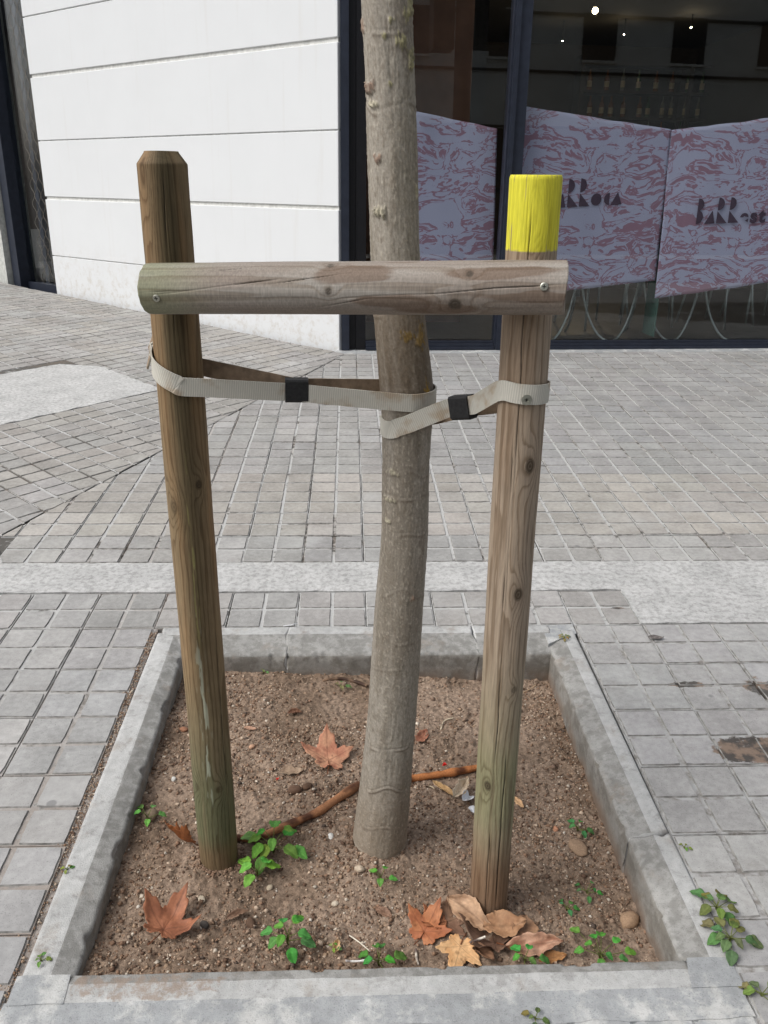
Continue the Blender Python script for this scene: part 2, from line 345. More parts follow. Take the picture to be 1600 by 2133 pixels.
def lay(parent, tiles, kind):
    tiles.sort(key=lambda t: -t[0]); V, F, MI = [], [], []
    for n, (sz, x, y, rot, cuts) in enumerate(tiles):
        k = random.randrange(6); z = random.gauss(0, .0009); tx, ty = random.gauss(0, .0035), random.gauss(0, .0035); q = random.randrange(4)
        Mx = Matrix.Translation((x+random.gauss(0, .0008), y+random.gauss(0, .0008), z)) @ Matrix.Rotation(rot, 4, 'Z') @ Matrix.Rotation(tx, 4, 'X') @ Matrix.Rotation(ty, 4, 'Y') @ Matrix.Rotation(q*math.pi/2, 4, 'Z')
        if cuts or n >= 296:
            bm = TB[k].copy(); bm.transform(Mx); clip(bm, cuts)
            if not bm.faces: bm.free(); continue
            if n >= 296:
                b0 = len(V); bm.verts.index_update(); V += [tuple(v.co) for v in bm.verts]
                for f in bm.faces: F.append(tuple(b0+v.index for v in f.verts)); MI.append(f.material_index)
                bm.free(); continue
            bm.transform(Mx.inverted()); me = bm_mesh(bm); bm.free()
        else: me = TM[k]
        o = bpy.data.objects.new('paver', me); link(o, parent); o.matrix_world = Mx; o.color = tint(kind, x, y)
    if V:
        o = mk('far_pavers', V, F, [M['paver'], M['groove'], M['edge']], parent); o.data.polygons.foreach_set('material_index', MI); o['kind'] = 'stuff'; o.color = (.372, .37, .36, 1)
    print(kind, len(tiles))
tiles = []
for c in range(-30, 28):
    for r in range(-14, 16):
        x, y = GX+(c+.5)*T, GY+(r+.5)*T; P2 = np.array([x, y])
        if -7 <= c <= -2 and -12 <= r <= -7: continue                    # the tree pit
        if r == -5: continue                                             # pale concrete strip
        if r == -6 and c >= 0: continue                                  # pale concrete patch on the right
        if c >= 2 and r == -8: continue
        if r == -4 and x < -1.15: continue
        if -7 <= c <= -2 and r == -13: continue                          # mortar-smeared row at the front
        dm = (P2-MA)@MN; df = (P2-FP)@(-FN); half = .15
        if dm > half or df > half: continue
        q = prj(np.array([[x, y, 0]]))
        if not inframe(np.array([[x, y, 0]]), .30)[0]: continue
        cuts = []
        if dm > -half: cuts.append((tuple(MA-MN*.004), tuple(MN)))
        if df > -half: cuts.append((tuple(FP), tuple(-FN)))
        vis = inframe(np.array([[x+a, y+b, 0] for a in (-.1, 0, .1) for b in (-.1, 0, .1)])).any()
        tiles.append(((1000 if vis else 0)+1/q[0, 2], x, y, 0.0, cuts))
lay(pave, tiles, 's')
tiles = []
PA, PB0, PB1 = 2.47, 3.88, 4.86                                          # pale patch in the corner paving (a <, b between)
s2 = math.sqrt(.5)
for i in range(-30, 40):
    for j in range(-30, 40):
        a, b = 1.83+(i+.5)*T, 3.525+(j+.5)*T; x, y = (a-b)*s2, (a+b)*s2; P2 = np.array([x, y])
        dm = (P2-MA)@MN; dw = -((P2-WP)@WN[:2]); half = .15
        if dm < -half or dw > half: continue
        if a < PA and PB0 < b < PB1: continue
        if y < 2.72 and x < -.9: continue
        if not inframe(np.array([[x, y, 0]]), .25)[0]: continue
        cuts = []
        if dm < half: cuts.append((tuple(MA+MN*.004), tuple(-MN)))
        if dw > -half: cuts.append((tuple(WP), tuple(-WN[:2])))
        vis = inframe(np.array([[x, y, 0]]))[0]
        tiles.append(((1000 if vis else 0)+1/prj(np.array([x, y, 0]))[2], x, y, -math.pi/4, cuts))
lay(cpave, tiles, 'c')
def slab(name, poly, m, parent, z=0.0, n=0.0, step=.02, seed=3, th=.03, edge=.004):
    """a cast patch: fine grid inside a polygon outline with a ragged rim, given thickness"""
    bm = bmesh.new(); pts = []
    L = len(poly)
    for i in range(L):
        a, b = np.array(poly[i]), np.array(poly[(i+1) % L]); d = b-a; ln = np.linalg.norm(d); k = max(1, int(ln/step))
        for q in range(k):
            p_ = a+d*q/k; nn = np.array([d[1], -d[0]])/ln; pts.append(p_+nn*(fbm(p_[0]*30, p_[1]*30, 0, seed, 2)-.5)*2*edge)
    vs = [bm.verts.new((x, y, z)) for x, y in pts]; f = bm.faces.new(vs)
    ext = bmesh.ops.extrude_face_region(bm, geom=[f]); 
    for v in [e for e in ext['geom'] if isinstance(e, bmesh.types.BMVert)]: v.co.z -= th
    bmesh.ops.recalc_face_normals(bm, faces=bm.faces[:])
    me = bpy.data.meshes.new(name); bm.to_mesh(me); bm.free(); me.materials.append(m)
    return link(bpy.data.objects.new(name, me), parent)
yb0, yb1 = GY-5*T, GY-4*T
slab('concrete_strip', [(-3.2, yb0+.008), (-1.3, yb0+.004), (.846, yb0+.004), (.846, GY-6*T+.006), (1.7, GY-6*T+.004), (1.7, yb1-.004), (-1.12, yb1-.004), (-1.17, yb1+.1), (-1.32, 2.66), (-3.2, 2.9)], M['white_concrete'], pave, .0005, edge=.006)
slab('concrete_patch', [(GX+2*T+.004, GY-8*T+.004), (2.2, GY-8*T+.004), (2.2, GY-7*T-.004), (GX+2*T+.004, GY-7*T-.004)], M['white_concrete'], pave, .0005)
ab = lambda a, b: ((a-b)*s2, (a+b)*s2)
slab('concrete_patch', [ab(PA+.0, PB0+.05), ab(PA+.03, PB1-.25), ab(PA-.12, PB1-.02), ab(-.5, PB1), ab(-.5, PB0+.05)][::-1], M['white_concrete'], cpave, .0012, edge=.012)
fo = lambda a, d: tuple((KC+E1*a-E2*d)[:2])
slab('foundation_strip', [fo(-.02, .103), fo(7, .103), fo(7, -.02), fo(-.02, -.02)], M['mortar'], pave, -.001)
# mortar-smeared row in front of the pit: tiles under a skim of mortar
for c in range(-7, -1):
    x = GX+(c+.5)*T; k = (c*7) % 6; me = TM[k].copy(); me.materials.clear(); [me.materials.append(M['mortar']) for _ in range(3)]
    o = bpy.data.objects.new('paver', me); link(o, pave); o.location = (x, .715+.1, -.0025)
slab('mortar_skim', [(PIT_X0-.01, .868), (-.2, .866), (-.05, .872), (.2, .866), (PIT_X1, .868), (PIT_X1, PIT_Y0+.004), (PIT_X0-.01, PIT_Y0+.004)], M['mortar'], pave, -.0008, edge=.006)

# ------------------------------------------------------------------ pit kerb
kerb = empty('tree_pit_kerb', (.05, 1.45, 0), label='worn concrete kerb with chamfered inner edge framing the square tree pit', cat='kerb')
def kerb_piece(p0, p1, inward, wid, flat, drop, seed, face=.17, n=None, jag=(0, 0), rough=.0022):
    p0, p1, inward = (np.array(a, float) for a in (p0, p1, inward)); L = np.linalg.norm(p1-p0); n = n or int(L/.005)
    prof = [(0, -.12)] + [(0, z) for z in (-.03, -.012, -.003)] + [(s, 0) for s in np.linspace(.003, flat, 8)] + [(s, -drop*(s-flat)/(wid-flat)) for s in np.linspace(flat+.005, wid-.003, 8)] + [(wid, -drop-.004)] + [(wid+.001, z) for z in np.linspace(-drop-.012, -face, 10)]
    m = len(prof); s = np.array([q[0] for q in prof]); z = np.array([q[1] for q in prof]); t = np.linspace(0, 1, n)
    sh = (fbm(np.zeros(m), s*40, z*40, seed, 3)-.5)
    base = p0+(p1-p0)*t[:, None]
    e0 = jag[0]*(fbm(s*25, z*25, 0, seed+5, 3)-.5)*2; e1 = jag[1]*(fbm(s*25, z*25, 9, seed+6, 3)-.5)*2
    P = np.zeros((n, m, 3)); dirn = (p1-p0)/L
    along = (t[:, None]*L)+e0[None]*ss(.06, 0, t[:, None]*L)+e1[None]*ss(.06, 0, (1-t[:, None])*L)
    xy = p0[None, None]+dirn*along[..., None]+inward*s[None, :, None]
    nx = fbm(xy[..., 0]*55, xy[..., 1]*55, z[None]*55, seed, 4)-.5; nb = fbm(xy[..., 0]*12, xy[..., 1]*12, z[None]*12, seed+3, 3)-.5
    chip = ss(.62, .75, fbm(xy[..., 0]*38, xy[..., 1]*38, 0, seed+8, 3))*np.exp(-((s-wid)/.006)**2)[None]*np.exp(-((z+drop)/.012)**2)[None]
    P[..., :2] = xy+inward*((nx*.0016+nb*.0018)*(s > .001))[..., None]-inward*(chip*.007)[..., None]
    P[..., 2] = z[None]+(nx*rough*.7+nb*.0012)*(z > -.1)-chip*.004
    F = grid_faces(n, m).tolist()+[tuple(range(m))[::-1], tuple((n-1)*m+i for i in range(m))]
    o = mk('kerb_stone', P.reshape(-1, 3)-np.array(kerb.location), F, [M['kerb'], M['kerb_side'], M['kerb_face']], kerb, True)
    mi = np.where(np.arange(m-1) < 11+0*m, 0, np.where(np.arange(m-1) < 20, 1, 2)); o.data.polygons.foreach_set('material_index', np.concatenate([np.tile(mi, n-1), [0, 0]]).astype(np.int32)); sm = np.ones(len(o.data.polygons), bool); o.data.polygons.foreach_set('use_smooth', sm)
    o.data.update(); return o
IX0, IX1, IY0, IY1 = -.455, .567, .972, 1.928
kerb_piece((PIT_X0, PIT_Y0+.03), (PIT_X0+.004, 2.02), (1, 0), .086, .048, .012, 1)
for xa_, xb_, sd_ in ((PIT_X0+.02, -.172, 2), (-.1705, .352, 12), (.3535, PIT_X1-.08, 22)):
    kb = kerb_piece((xa_, PIT_Y1), (xb_, PIT_Y1), (0, -1), .122, .04, .016, sd_, jag=(.010, .010)); kb.data.flip_normals()
kerb_piece((PIT_X1-.003, 1.252), (PIT_X1-.008, 2.02), (-1, 0), .083, .036, .012, 3, jag=(.016, 0)).data.flip_normals()
kerb_piece((PIT_X1+.004, PIT_Y0+.03), (PIT_X1-.001, 1.246), (-1, 0), .083, .036, .012, 4, jag=(0, .016)).data.flip_normals()
kerb_piece((PIT_X0+.015, PIT_Y0), (PIT_X1-.075, PIT_Y0), (0, 1), .056, .034, .005, 5).data.flip_normals()
slab('corner_mortar', [(PIT_X0-.006, PIT_Y0), (PIT_X0+.085, PIT_Y0+.0), (PIT_X0+.08, PIT_Y0+.052), (PIT_X0-.004, PIT_Y0+.05)], M['mortar'], kerb, .001).location = -np.array(kerb.location)
slab('corner_mortar', [(PIT_X1-.085, PIT_Y0), (PIT_X1+.004, PIT_Y0), (PIT_X1, PIT_Y0+.052), (PIT_X1-.075, PIT_Y0+.055)], M['mortar'], kerb, .001).location = -np.array(kerb.location)
slab('corner_mortar', [(PIT_X1-.095, PIT_Y1-.1), (PIT_X1-.003, PIT_Y1-.045), (PIT_X1-.003, PIT_Y1), (PIT_X1-.095, PIT_Y1)], M['mortar'], kerb, -.0005).location = -np.array(kerb.location)

# ------------------------------------------------------------------ soil and its gravel
def soil_h(u, v):
    u, v = np.asarray(u, float), np.asarray(v, float); s = np.clip((u-IX0)/(IX1-IX0), 0, 1)
    h = -.046-.060*s**.9-.018*ss(1.6, 1.95, v)*(1-s)+.017*np.exp(-((u-.06)**2+(v-1.30)**2)/.009)+.014*np.exp(-((u+.26)**2+(v-1.25)**2)/.006)+.012*np.exp(-((u-.265)**2+(v-1.15)**2)/.006)
    h = h+.02*ss(1.12, .96, v)+.028*(fbm(u*4.5, v*4.5, 0, 31, 3)-.5)+.011*(fbm(u*22, v*22, 0, 41, 3)-.5)
    return h+.005*ss(.55, .8, fbm(u*60, v*60, 0, 51, 2))
nu, nv = 300, 280
uu, vv = np.meshgrid(np.linspace(IX0-.03, IX1+.03, nu), np.linspace(IY0-.04, IY1+.03, nv), indexing='ij')
hh = soil_h(uu, vv)+.004*(fbm(uu*160, vv*160, 0, 61, 2)-.5)*2
soil = tag(mk('soil', np.stack([uu, vv, hh], -1).reshape(-1, 3), grid_faces(nu, nv), M['soil'], None, True), kind='structure')
def on_soil(px, py):
    z = -.06
    for _ in range(6): P = gp(px, py, z); z = float(soil_h(P[0], P[1]))
    return np.array([P[0], P[1], z])
ico = bmesh.new(); bmesh.ops.create_icosphere(ico, subdivisions=1, radius=1); IV = np.array([v.co for v in ico.verts]); ico.verts.index_update(); IFc = np.array([[v.index for v in f.verts] for f in ico.faces]); ico.free()
octV = np.array([[1, 0, 0], [0, 1, 0], [-1, 0, 0], [0, -1, 0], [0, 0, 1], [0, 0, -1.]]); octF = np.array([[0, 1, 4], [1, 2, 4], [2, 3, 4], [3, 0, 4], [1, 0, 5], [2, 1, 5], [3, 2, 5], [0, 3, 5]])
def scatter(name, pts, size, cols, m, parent=None, V0=octV, F0=octF, flat=.7):
    n = len(pts); k = len(V0); jit = 1+RNG.uniform(-.3, .3, (n, k, 1)); ang = RNG.uniform(0, 6.28, n); sc = size[:, None]*RNG.uniform(.7, 1.3, (n, 3)); sc[:, 2] *= flat
    P = V0[None]*jit*sc[:, None, :]; ca, sa = np.cos(ang)[:, None], np.sin(ang)[:, None]
    P = np.stack([P[..., 0]*ca-P[..., 1]*sa, P[..., 0]*sa+P[..., 1]*ca, P[..., 2]], -1)+pts[:, None, :]
    F = (F0[None]+(np.arange(n)*k)[:, None, None]).reshape(-1, 3); C = np.repeat(cols, k, 0)
    return mk(name, P.reshape(-1, 3), F, m, parent, True, C)
N = 46000
u = RNG.uniform(IX0, IX1, N); v = RNG.uniform(IY0, IY1, N); dens = fbm(u*5, v*5, 0, 71, 3); keep = RNG.uniform(0, 1, N) < ss(.3, .62, dens)+.15
u, v = u[keep], v[keep]; n = len(u); sz = np.exp(RNG.normal(math.log(.00165), .5, n)); sz = np.clip(sz, .0007, .006)
pal = np.array([srgb(*c) for c in ((158, 134, 112), (182, 162, 142), (132, 106, 86), (196, 184, 168), (98, 76, 62), (140, 112, 92), (86, 74, 66), (204, 196, 184))])
cols = pal[RNG.choice(8, n, p=[.25, .14, .22, .045, .13, .16, .045, .01])]*RNG.uniform(.8, 1.15, (n, 1))
nb_ = 420; ub, vb = RNG.uniform(IX0, IX1, nb_), RNG.uniform(IY0, IY1, nb_); sb = RNG.uniform(.003, .008, nb_)*RNG.uniform(.6, 1, nb_); cb = np.array([srgb(132, 110, 94), srgb(116, 94, 78), srgb(146, 124, 106), srgb(104, 84, 70)])[RNG.choice(4, nb_)]*RNG.uniform(.85, 1.1, (nb_, 1))
for (bu, bv, br) in ((-.262, 1.262, .038), (.264, 1.162, .036), (.060, 1.315, .054)):        # crumbs heaped against each foot
    k_ = 420; a_ = RNG.uniform(0, 6.283, k_); d_ = br+np.abs(RNG.normal(0, .008, k_)); ub = np.concatenate([ub, bu+np.cos(a_)*d_]); vb = np.concatenate([vb, bv+np.sin(a_)*d_]); sb = np.concatenate([sb, np.exp(RNG.normal(math.log(.0022), .4, k_))]); cb = np.vstack([cb, np.array([srgb(128, 104, 86), srgb(146, 122, 102), srgb(110, 88, 72)])[RNG.choice(3, k_)]*RNG.uniform(.85, 1.15, (k_, 1))])
u, v, sz, cols = np.concatenate([u, ub]), np.concatenate([v, vb]), np.concatenate([sz, sb]), np.vstack([cols, cb])
tag(scatter('gravel', np.stack([u, v, soil_h(u, v)+sz*.25], -1), sz, cols, M['gravel']), 'fine tan gravel and grit strewn over the brown soil of the pit', 'gravel', kind='stuff')
# dirt spilled into the joint along the left kerb
n = 3200; v = RNG.uniform(.9, 2.03, n); u = PIT_X0-.008+RNG.normal(0, .008, n)-.03*ss(1.35, 1.0, v)*RNG.uniform(0, 1, n); sz = np.clip(np.exp(RNG.normal(math.log(.0013), .4, n)), .0006, .004)
cols = pal[RNG.choice(6, n)]*RNG.uniform(.8, 1.1, (n, 1))
o = scatter('dirt_grit', np.stack([u, v, np.full(n, -.0035)+sz*.2], -1), sz, cols, M['gravel'], pave); o['kind'] = 'stuff'

# ================================================================== STAKES, BAR, TREE
def frame_axis(p0, p1, facing=(0, -1, 0)):
    ax = (p1-p0); L = np.linalg.norm(ax); ax = ax/L; e = np.array(facing, float); e = e-ax*(e@ax); e /= np.linalg.norm(e); g = np.cross(ax, e)
    if g@RT < 0: g = -g
    return ax, L, e, g                                # theta 0 faces the camera, theta grows to the right in view
def timber(name, p0, p1, r0, r1, seed, paint, knots, cracks, parent, m, res=.0021, tops=None, cap='flat', ring=.0042, pith=(.35, .5)):
    """a turned pole: rings cut by a round surface, knots that bend them, drying cracks cut into the skin"""
    ax, L, e, g = frame_axis(p0, p1); nz = int(L/res); na = int(2*math.pi*r0/res)
    z = np.linspace(0, L, nz)[:, None]; th = np.concatenate([np.linspace(-math.pi, -1.75, 26, endpoint=False), np.linspace(-1.75, 1.75, int(3.5*r0/.00095), endpoint=False), np.linspace(1.75, math.pi, 26, endpoint=False)])[None, :]; na = th.shape[1]
    r = r0+(r1-r0)*z/L+0*th; wob = (fbm(np.cos(th)*1.5, np.sin(th)*1.5, z*5, seed, 3)-.5)*.003
    px = r0*pith[0]*(1+.5*(vn(z*.9, 0, 0, seed+1)-.5)*4); py = r0*pith[1]*(1+.5*(vn(z*.8, 5, 0, seed+2)-.5)*4)
    rho = np.sqrt((r*np.cos(th)-px)**2+(r*np.sin(th)-py)**2)+(fbm(np.cos(th)*2, np.sin(th)*2, z*3.5, seed+3, 3)-.5)*.012
    kn = np.zeros_like(rho); halo = np.zeros_like(rho)
    def dth(t): return (th-t+math.pi) % (2*math.pi)-math.pi
    for (kt, kz, kr, ke, kd) in knots:
        dx, dz = dth(kt)*r0, z-kz; d = np.sqrt((dx/kr)**2+(dz/(kr*ke))**2)
        rho = rho+kr*1.5*np.exp(-(dx/(kr*1.9))**2-(dz/(kr*ke*2.8))**2)
        kn = np.maximum(kn, kd*ss(1.05, .8, d)*(.75+.25*np.sin(d*14))); halo = np.maximum(halo, ss(2.3, 1.0, d)*.5*kd)
    s = (rho/ring+fbm(np.cos(th)*6, np.sin(th)*6, z*14, seed+4, 2)*.25) % 1.0
    late = ss(.55, .92, s)*ss(1.0, .95, s)
    fine = fbm(np.cos(th)*60, np.sin(th)*60, z*9, seed+6, 2)
    ck = np.zeros_like(rho)
    for (t0, za, zb, slope, wd) in cracks:
        tt = t0+slope*(z-za)+(fbm(z*12, 0, 0, seed+int(za*100)+9, 3)-.5)*.10
        c = np.exp(-(dth(tt)*r0/(wd*.55))**2)*ss(za, za+.05, z)*ss(zb, zb-.05, z)*(.35+.65*ss(.2, .5, vn(z*9, 3, 0, seed+int(zb*90)))); ck = np.maximum(ck, c)
    col, late_c = paint(th, z, L, late, fine)
    col = mixc(col, late_c, late*.75); col = col*(.82+.36*fine)[..., None]
    col = mixc(col, late_c*.8, halo*.55); col = mixc(col, np.array(late_c).reshape(-1, 3).mean(0)*.3, np.clip(kn*1.1, 0, .92))
    post = getattr(paint, 'over', None)
    if post: col = post(th, z, L, col, fine)
    col = mixc(col, np.array([.016, .012, .009]), ss(.25, .9, ck)*.9)
    r = r+wob-ck*.0022-late*.0003-kn*.0004
    if tops: r = tops(r, z, L)
    P = p0+ax*z[..., None]+r[..., None]*(np.cos(th)[..., None]*e+np.sin(th)[..., None]*g)
    if cap == 'saw': P = P+ax*((ss(.02, 0, z))*(-.004*np.cos(th)+.002*(fbm(np.cos(th)*4, np.sin(th)*4, 0, seed, 2)-.5))+ss(L-.02, L, z)*.002*np.sin(th*2))[..., None]
    V = P.reshape(-1, 3); C = np.clip(col, 0, 1).reshape(-1, 3); F = grid_faces(nz, na, True).tolist(); b = len(V)
    V = np.vstack([V, (p0)[None], (p1)[None]]); C = np.vstack([C, C[:na].mean(0)[None]*.8, C[-na:].mean(0)[None]*.9])
    F += [(b, (k+1) % na, k) for k in range(na)]+[(b+1, (nz-1)*na+k, (nz-1)*na+(k+1) % na) for k in range(na)]
    org = np.array(parent.location) if parent else 0
    o = mk(name, V-org, F, m, parent, True, C)
    # local z along the pole so that the fine grain runs with it
    return o
def feat(p0, p1, r, px, py):
    """pixel on a pole -> (theta, distance along)"""
    ax, L, e, g = frame_axis(p0, p1); best = None
    for t in np.linspace(0, 1, 400):
        c = p0+(p1-p0)*t; q = prj(c); sx = prj(c+g*r)
        d = abs((np.array([px, py])-q[:2])@((prj(p1)-prj(p0))[:2]/np.linalg.norm((prj(p1)-prj(p0))[:2])))
        if best is None or d < best[0]:
            off = (np.array([px, py])-q[:2])@((sx-q)[:2]); best = (d, t*L, max(-.98, min(.98, off/((sx-q)[:2]@(sx-q)[:2]))))
    return math.asin(best[2]), best[1]
def foot(px, py, r): q = on_soil(px, py); return np.array([q[0]+.001, q[1]+r*.93, float(soil_h(q[0], q[1]+r*.5))])
LB = foot(450, 1812, .0375); LT = atZ(336, 315, 1.20); LR = .0375
RB = foot(1021, 1912, .0358); RTp = atZ(1117, 364, 1.115); RR = .0358
down = lambda b, t, d=.22: b-(t-b)/np.linalg.norm(t-b)*d
lp = empty('timber_stake', LB, label='brown round timber stake with chamfered top and greenish foot, left of the trunk', cat='stake', group='stakes of the tree support')
rp = empty('timber_stake', RB, label='round timber stake with yellow painted top, right of the trunk', cat='stake', group='stakes of the tree support')
LP0, RP0 = down(LB, LT), down(RB, RTp)
LL, RL = np.linalg.norm(LT-LP0), np.linalg.norm(RTp-RP0)
def paintL(th, z, L, late, fine):
    t = z/L; n = fbm(np.cos(th)*1.3, np.sin(th)*1.3, z*3.2, 5, 3); o = np.zeros(late.shape+(3,))
    c = o+srgb(134, 115, 88); c = mixc(c, srgb(146, 118, 86), ss(.45, .7, n)*ss(.3, .6, t))
    c = mixc(c, srgb(108, 104, 80), ss(.5, .25, t)*(.55+.6*(n-.3)))                        # greyed, greenish foot
    c = mixc(c, srgb(96, 102, 74), ss(.36, .24, t)*ss(.4, .6, n)*.6)
    side = np.exp(-((th-.22)/.52)**2); c = mixc(c, srgb(66, 62, 44), ss(.52, .86, t+.12*(n-.5))*(.22+.78*side)*.8)   # darker olive down the camera-facing side, stronger towards the top
    c = mixc(c, srgb(76, 66, 46), side*ss(.30, .5, t)*.75)
    c = mixc(c, srgb(118, 94, 70), ss(.20, .165, t)*.7)                                  # soil splash
    return c, c*np.array([.5, .44, .38])
def overL(th, z, L, col, fine):
    n = fbm(th*9, z*30, 0, 77, 3); d = np.abs(th-.05-.15*(vn(z*9, 0, 0, 5)-.5))
    m = ss(.62, .72, n+.25*np.exp(-(d/.14)**2)-.06)*np.exp(-(d/.22)**2)*ss(.34, .4, z)*ss(.85, .6, z)
    col = mixc(col, srgb(172, 178, 160), m*.6)
    d2 = np.abs(th-.1-.12*(vn(z*12, 0, 0, 6)-.5)); m2 = ss(.5, .6, fbm(th*14, z*18, 0, 79, 3))*np.exp(-(d2/.1)**2)*ss(.7, .8, z)*ss(1.1, .95, z)
    return mixc(col, srgb(140, 138, 84), m2*.6)
paintL.over = overL
kl = [(*feat(LP0, LT, LR, 305, 366), .0085, 2.6, .35), (*feat(LP0, LT, LR, 370, 1046), .009, 1.5, .5), (*feat(LP0, LT, LR, 421, 994), .006, 1.5, .8), (*feat(LP0, LT, LR, 416, 1620), .007, 1.4, .4), (*feat(LP0, LT, LR, 463, 1620), .007, 1.3, .4), (2.4, .7, .012, 1.5, .9)]
crl = [(feat(LP0, LT, LR, 455, 1350)[0], .38, .78, .35, .0017), (feat(LP0, LT, LR, 352, 420)[0], LL-.28, LL-.005, .1, .0011), (-1.9, .3, 1.1, .1, .002), (2.6, .5, 1.3, -.1, .002)]
def topL(r, z, L): return r*(1-.33*ss(0, 1, np.clip((z-(L-.0165))/.0165, 0, 1))**1.0)
topL2 = lambda r, z, L: r*(1-.33*np.clip((z-(L-.017))/.016, 0, 1))
timber('pole', LP0, LT, LR, .0362, 11, paintL, kl, crl, lp, M['wood'], tops=topL2)
def paintR(th, z, L, late, fine):
    t = z/L; n = fbm(np.cos(th)*1.3, np.sin(th)*1.3, z*3, 15, 3); o = np.zeros(late.shape+(3,))
    c = o+srgb(155, 139, 121); c = mixc(c, srgb(142, 122, 102), ss(.45, .65, n)*.7)
    c = mixc(c, srgb(136, 130, 102), ss(.56, .36, t)*ss(.15, .3, t)*(.5+.5*n)); c = mixc(c, srgb(126, 128, 94), ss(.42, .36, t)*ss(.26, .32, t)*.5)
    c = mixc(c, srgb(126, 100, 78), ss(.30, .2, t)*.85)
    return c, c*np.array([.52, .46, .40])
YEL = feat(RP0, RTp, RR, 1113, 521)[1]
def overR(th, z, L, col, fine):
    edge = YEL+.0028*(fbm(th*9, 0, 0, 4, 3)-.5); m = ss(edge-.0008, edge+.0008, z)*(1-.85*ss(.74, .80, fbm(th*26, z*9, 0, 91, 3)+.16*ss(L-.010, L, z)*vn(th*7, 0, 0, 92)+.03*ss(edge+.01, edge, z)))
    g_ = fbm(th*22, z*10, 0, 93, 3); yel = mixc(np.zeros(col.shape)+srgb(218, 211, 62), srgb(198, 190, 50), ss(.4, .65, g_)*.6); yel = mixc(yel, srgb(150, 138, 40), ss(.6, .75, fbm(th*4, z*14, 0, 97, 3))*.35)
    d = mixc(col, srgb(92, 74, 58), ss(.12, .02, np.abs(z-.5))*ss(.5, .7, fbm(th*3, z*8, 0, 95, 3))*.5)
    return mixc(d, yel, m*(.93+.07*fine))
paintR.over = overR
kr_ = [(*feat(RP0, RTp, RR, 1096, 957), .0085, 1.5, 1), (*feat(RP0, RTp, RR, 1072, 1220), .0085, 1.45, 1), (*feat(RP0, RTp, RR, 1010, 1614), .0075, 1.5, 1), (*feat(RP0, RTp, RR, 1064, 1415), .006, 1.2, .6), (*feat(RP0, RTp, RR, 1112, 400), .009, 1.5, .25), (*feat(RP0, RTp, RR, 1113, 480), .01, 1.2, .25), (2.2, .8, .011, 1.4, 1)]
crr = [(feat(RP0, RTp, RR, 1041, 1300)[0], .5, 1.05, .0, .0016), (feat(RP0, RTp, RR, 1058, 950)[0], .85, 1.2, .05, .0014), (feat(RP0, RTp, RR, 1040, 1650)[0], .24, .62, .05, .002), (feat(RP0, RTp, RR, 1012, 1750)[0], .2, .45, .0, .0013), (feat(RP0, RTp, RR, 1078, 720)[0], 1.02, 1.5, .0, .0014), (feat(RP0, RTp, RR, 1090, 430)[0], RL-.13, RL, 0, .0012), (feat(RP0, RTp, RR, 1140, 430)[0], RL-.13, RL, 0, .0014), (2.0, .3, 1.2, .1, .002)]
timber('pole', RP0, RTp, RR, .0352, 23, paintR, kr_, crr, rp, M['wood'], ring=.005, pith=(.1, .35), tops=lambda r, z, L: r*(1-.04*np.clip((z-(L-.004))/.004, 0, 1)))
# cross bar screwed to the front of both stakes
def onpole(p0, p1, py):
    t = np.linspace(0, 1, 2000); q = prj(p0+(p1-p0)*t[:, None]); return (p0+(p1-p0)*t[np.argmin(abs(q[:, 1]-py))])
BR = .0357
vL = onpole(LP0, LT, 600)[1]-.0725; vR = onpole(RP0, RTp, 600)[1]-.0705
B0, B1 = atv(315, 601, vL), atv(1178, 599, vR); BL = np.linalg.norm(B1-B0)
bar = empty('cross_bar', (B0+B1)/2-np.array([0, 0, BR]), label='grey weathered round timber bar screwed across the front of both stakes', cat='bar')
def paintB(th, z, L, late, fine):
    n = fbm(np.cos(th)*1.3, np.sin(th)*1.3, z*4, 25, 3); o = np.zeros(late.shape+(3,))
    c = o+srgb(152, 146, 138); c = mixc(c, srgb(136, 124, 114), ss(.4, .65, n)*.7)
    c = mixc(c, srgb(130, 138, 104), ss(.13, 0, z)*ss(.40, .62, n+.05)*.55)
    pt = np.zeros_like(late)
    for (a, wx, t0, wt) in ((.405, .055, .75, .5), (.50, .075, -.35, .33), (.555, .06, -.75, .45), (.66, .1, .75, .28), (.72, .09, -.2, .25)):
        d = np.sqrt(((z-a*L/.78)/wx)**2+((th-t0)/wt)**2)+.9*(fbm(z*22, th*3, 0, 27, 3)-.5); pt = np.maximum(pt, ss(1.0, .7, d))
    c = mixc(c, srgb(112, 94, 80), pt*.75)
    return c, c*np.array([.72, .66, .6])
ax_, L_, e_, g_ = frame_axis(B0, B1)
# for the bar theta 0 faces the camera and the 'right' vector points up
def bar_feat(px, py):
    t = np.linspace(0, 1, 600); q = prj(B0+(B1-B0)*t[:, None]); i = np.argmin(abs(q[:, 0]-px)); c = B0+(B1-B0)*t[i]
    up = prj(c+np.array([0, 0, BR]))[1]-q[i, 1]; return math.asin(max(-.98, min(.98, (py-q[i, 1])/up))), t[i]*BL
_fa = frame_axis
def frame_axis(p0, p1, facing=(0, -1, 0)):
    ax, L, e, g = _fa(p0, p1, facing)
    if abs(ax[2]) < .5: g = np.cross(ax, e); g = g if g[2] > 0 else -g
    return ax, L, e, g
BF = lambda px, py: bar_feat(px, py)
kb_ = [(*BF(697, 598), .0055, .9, 1), (*BF(952, 627), .0095, 1.0, 1), (*BF(981, 563), .0055, .9, .9), (*BF(696, 549), .005, 1, .8), (2.5, .3, .01, 1, 1)]
crb = []
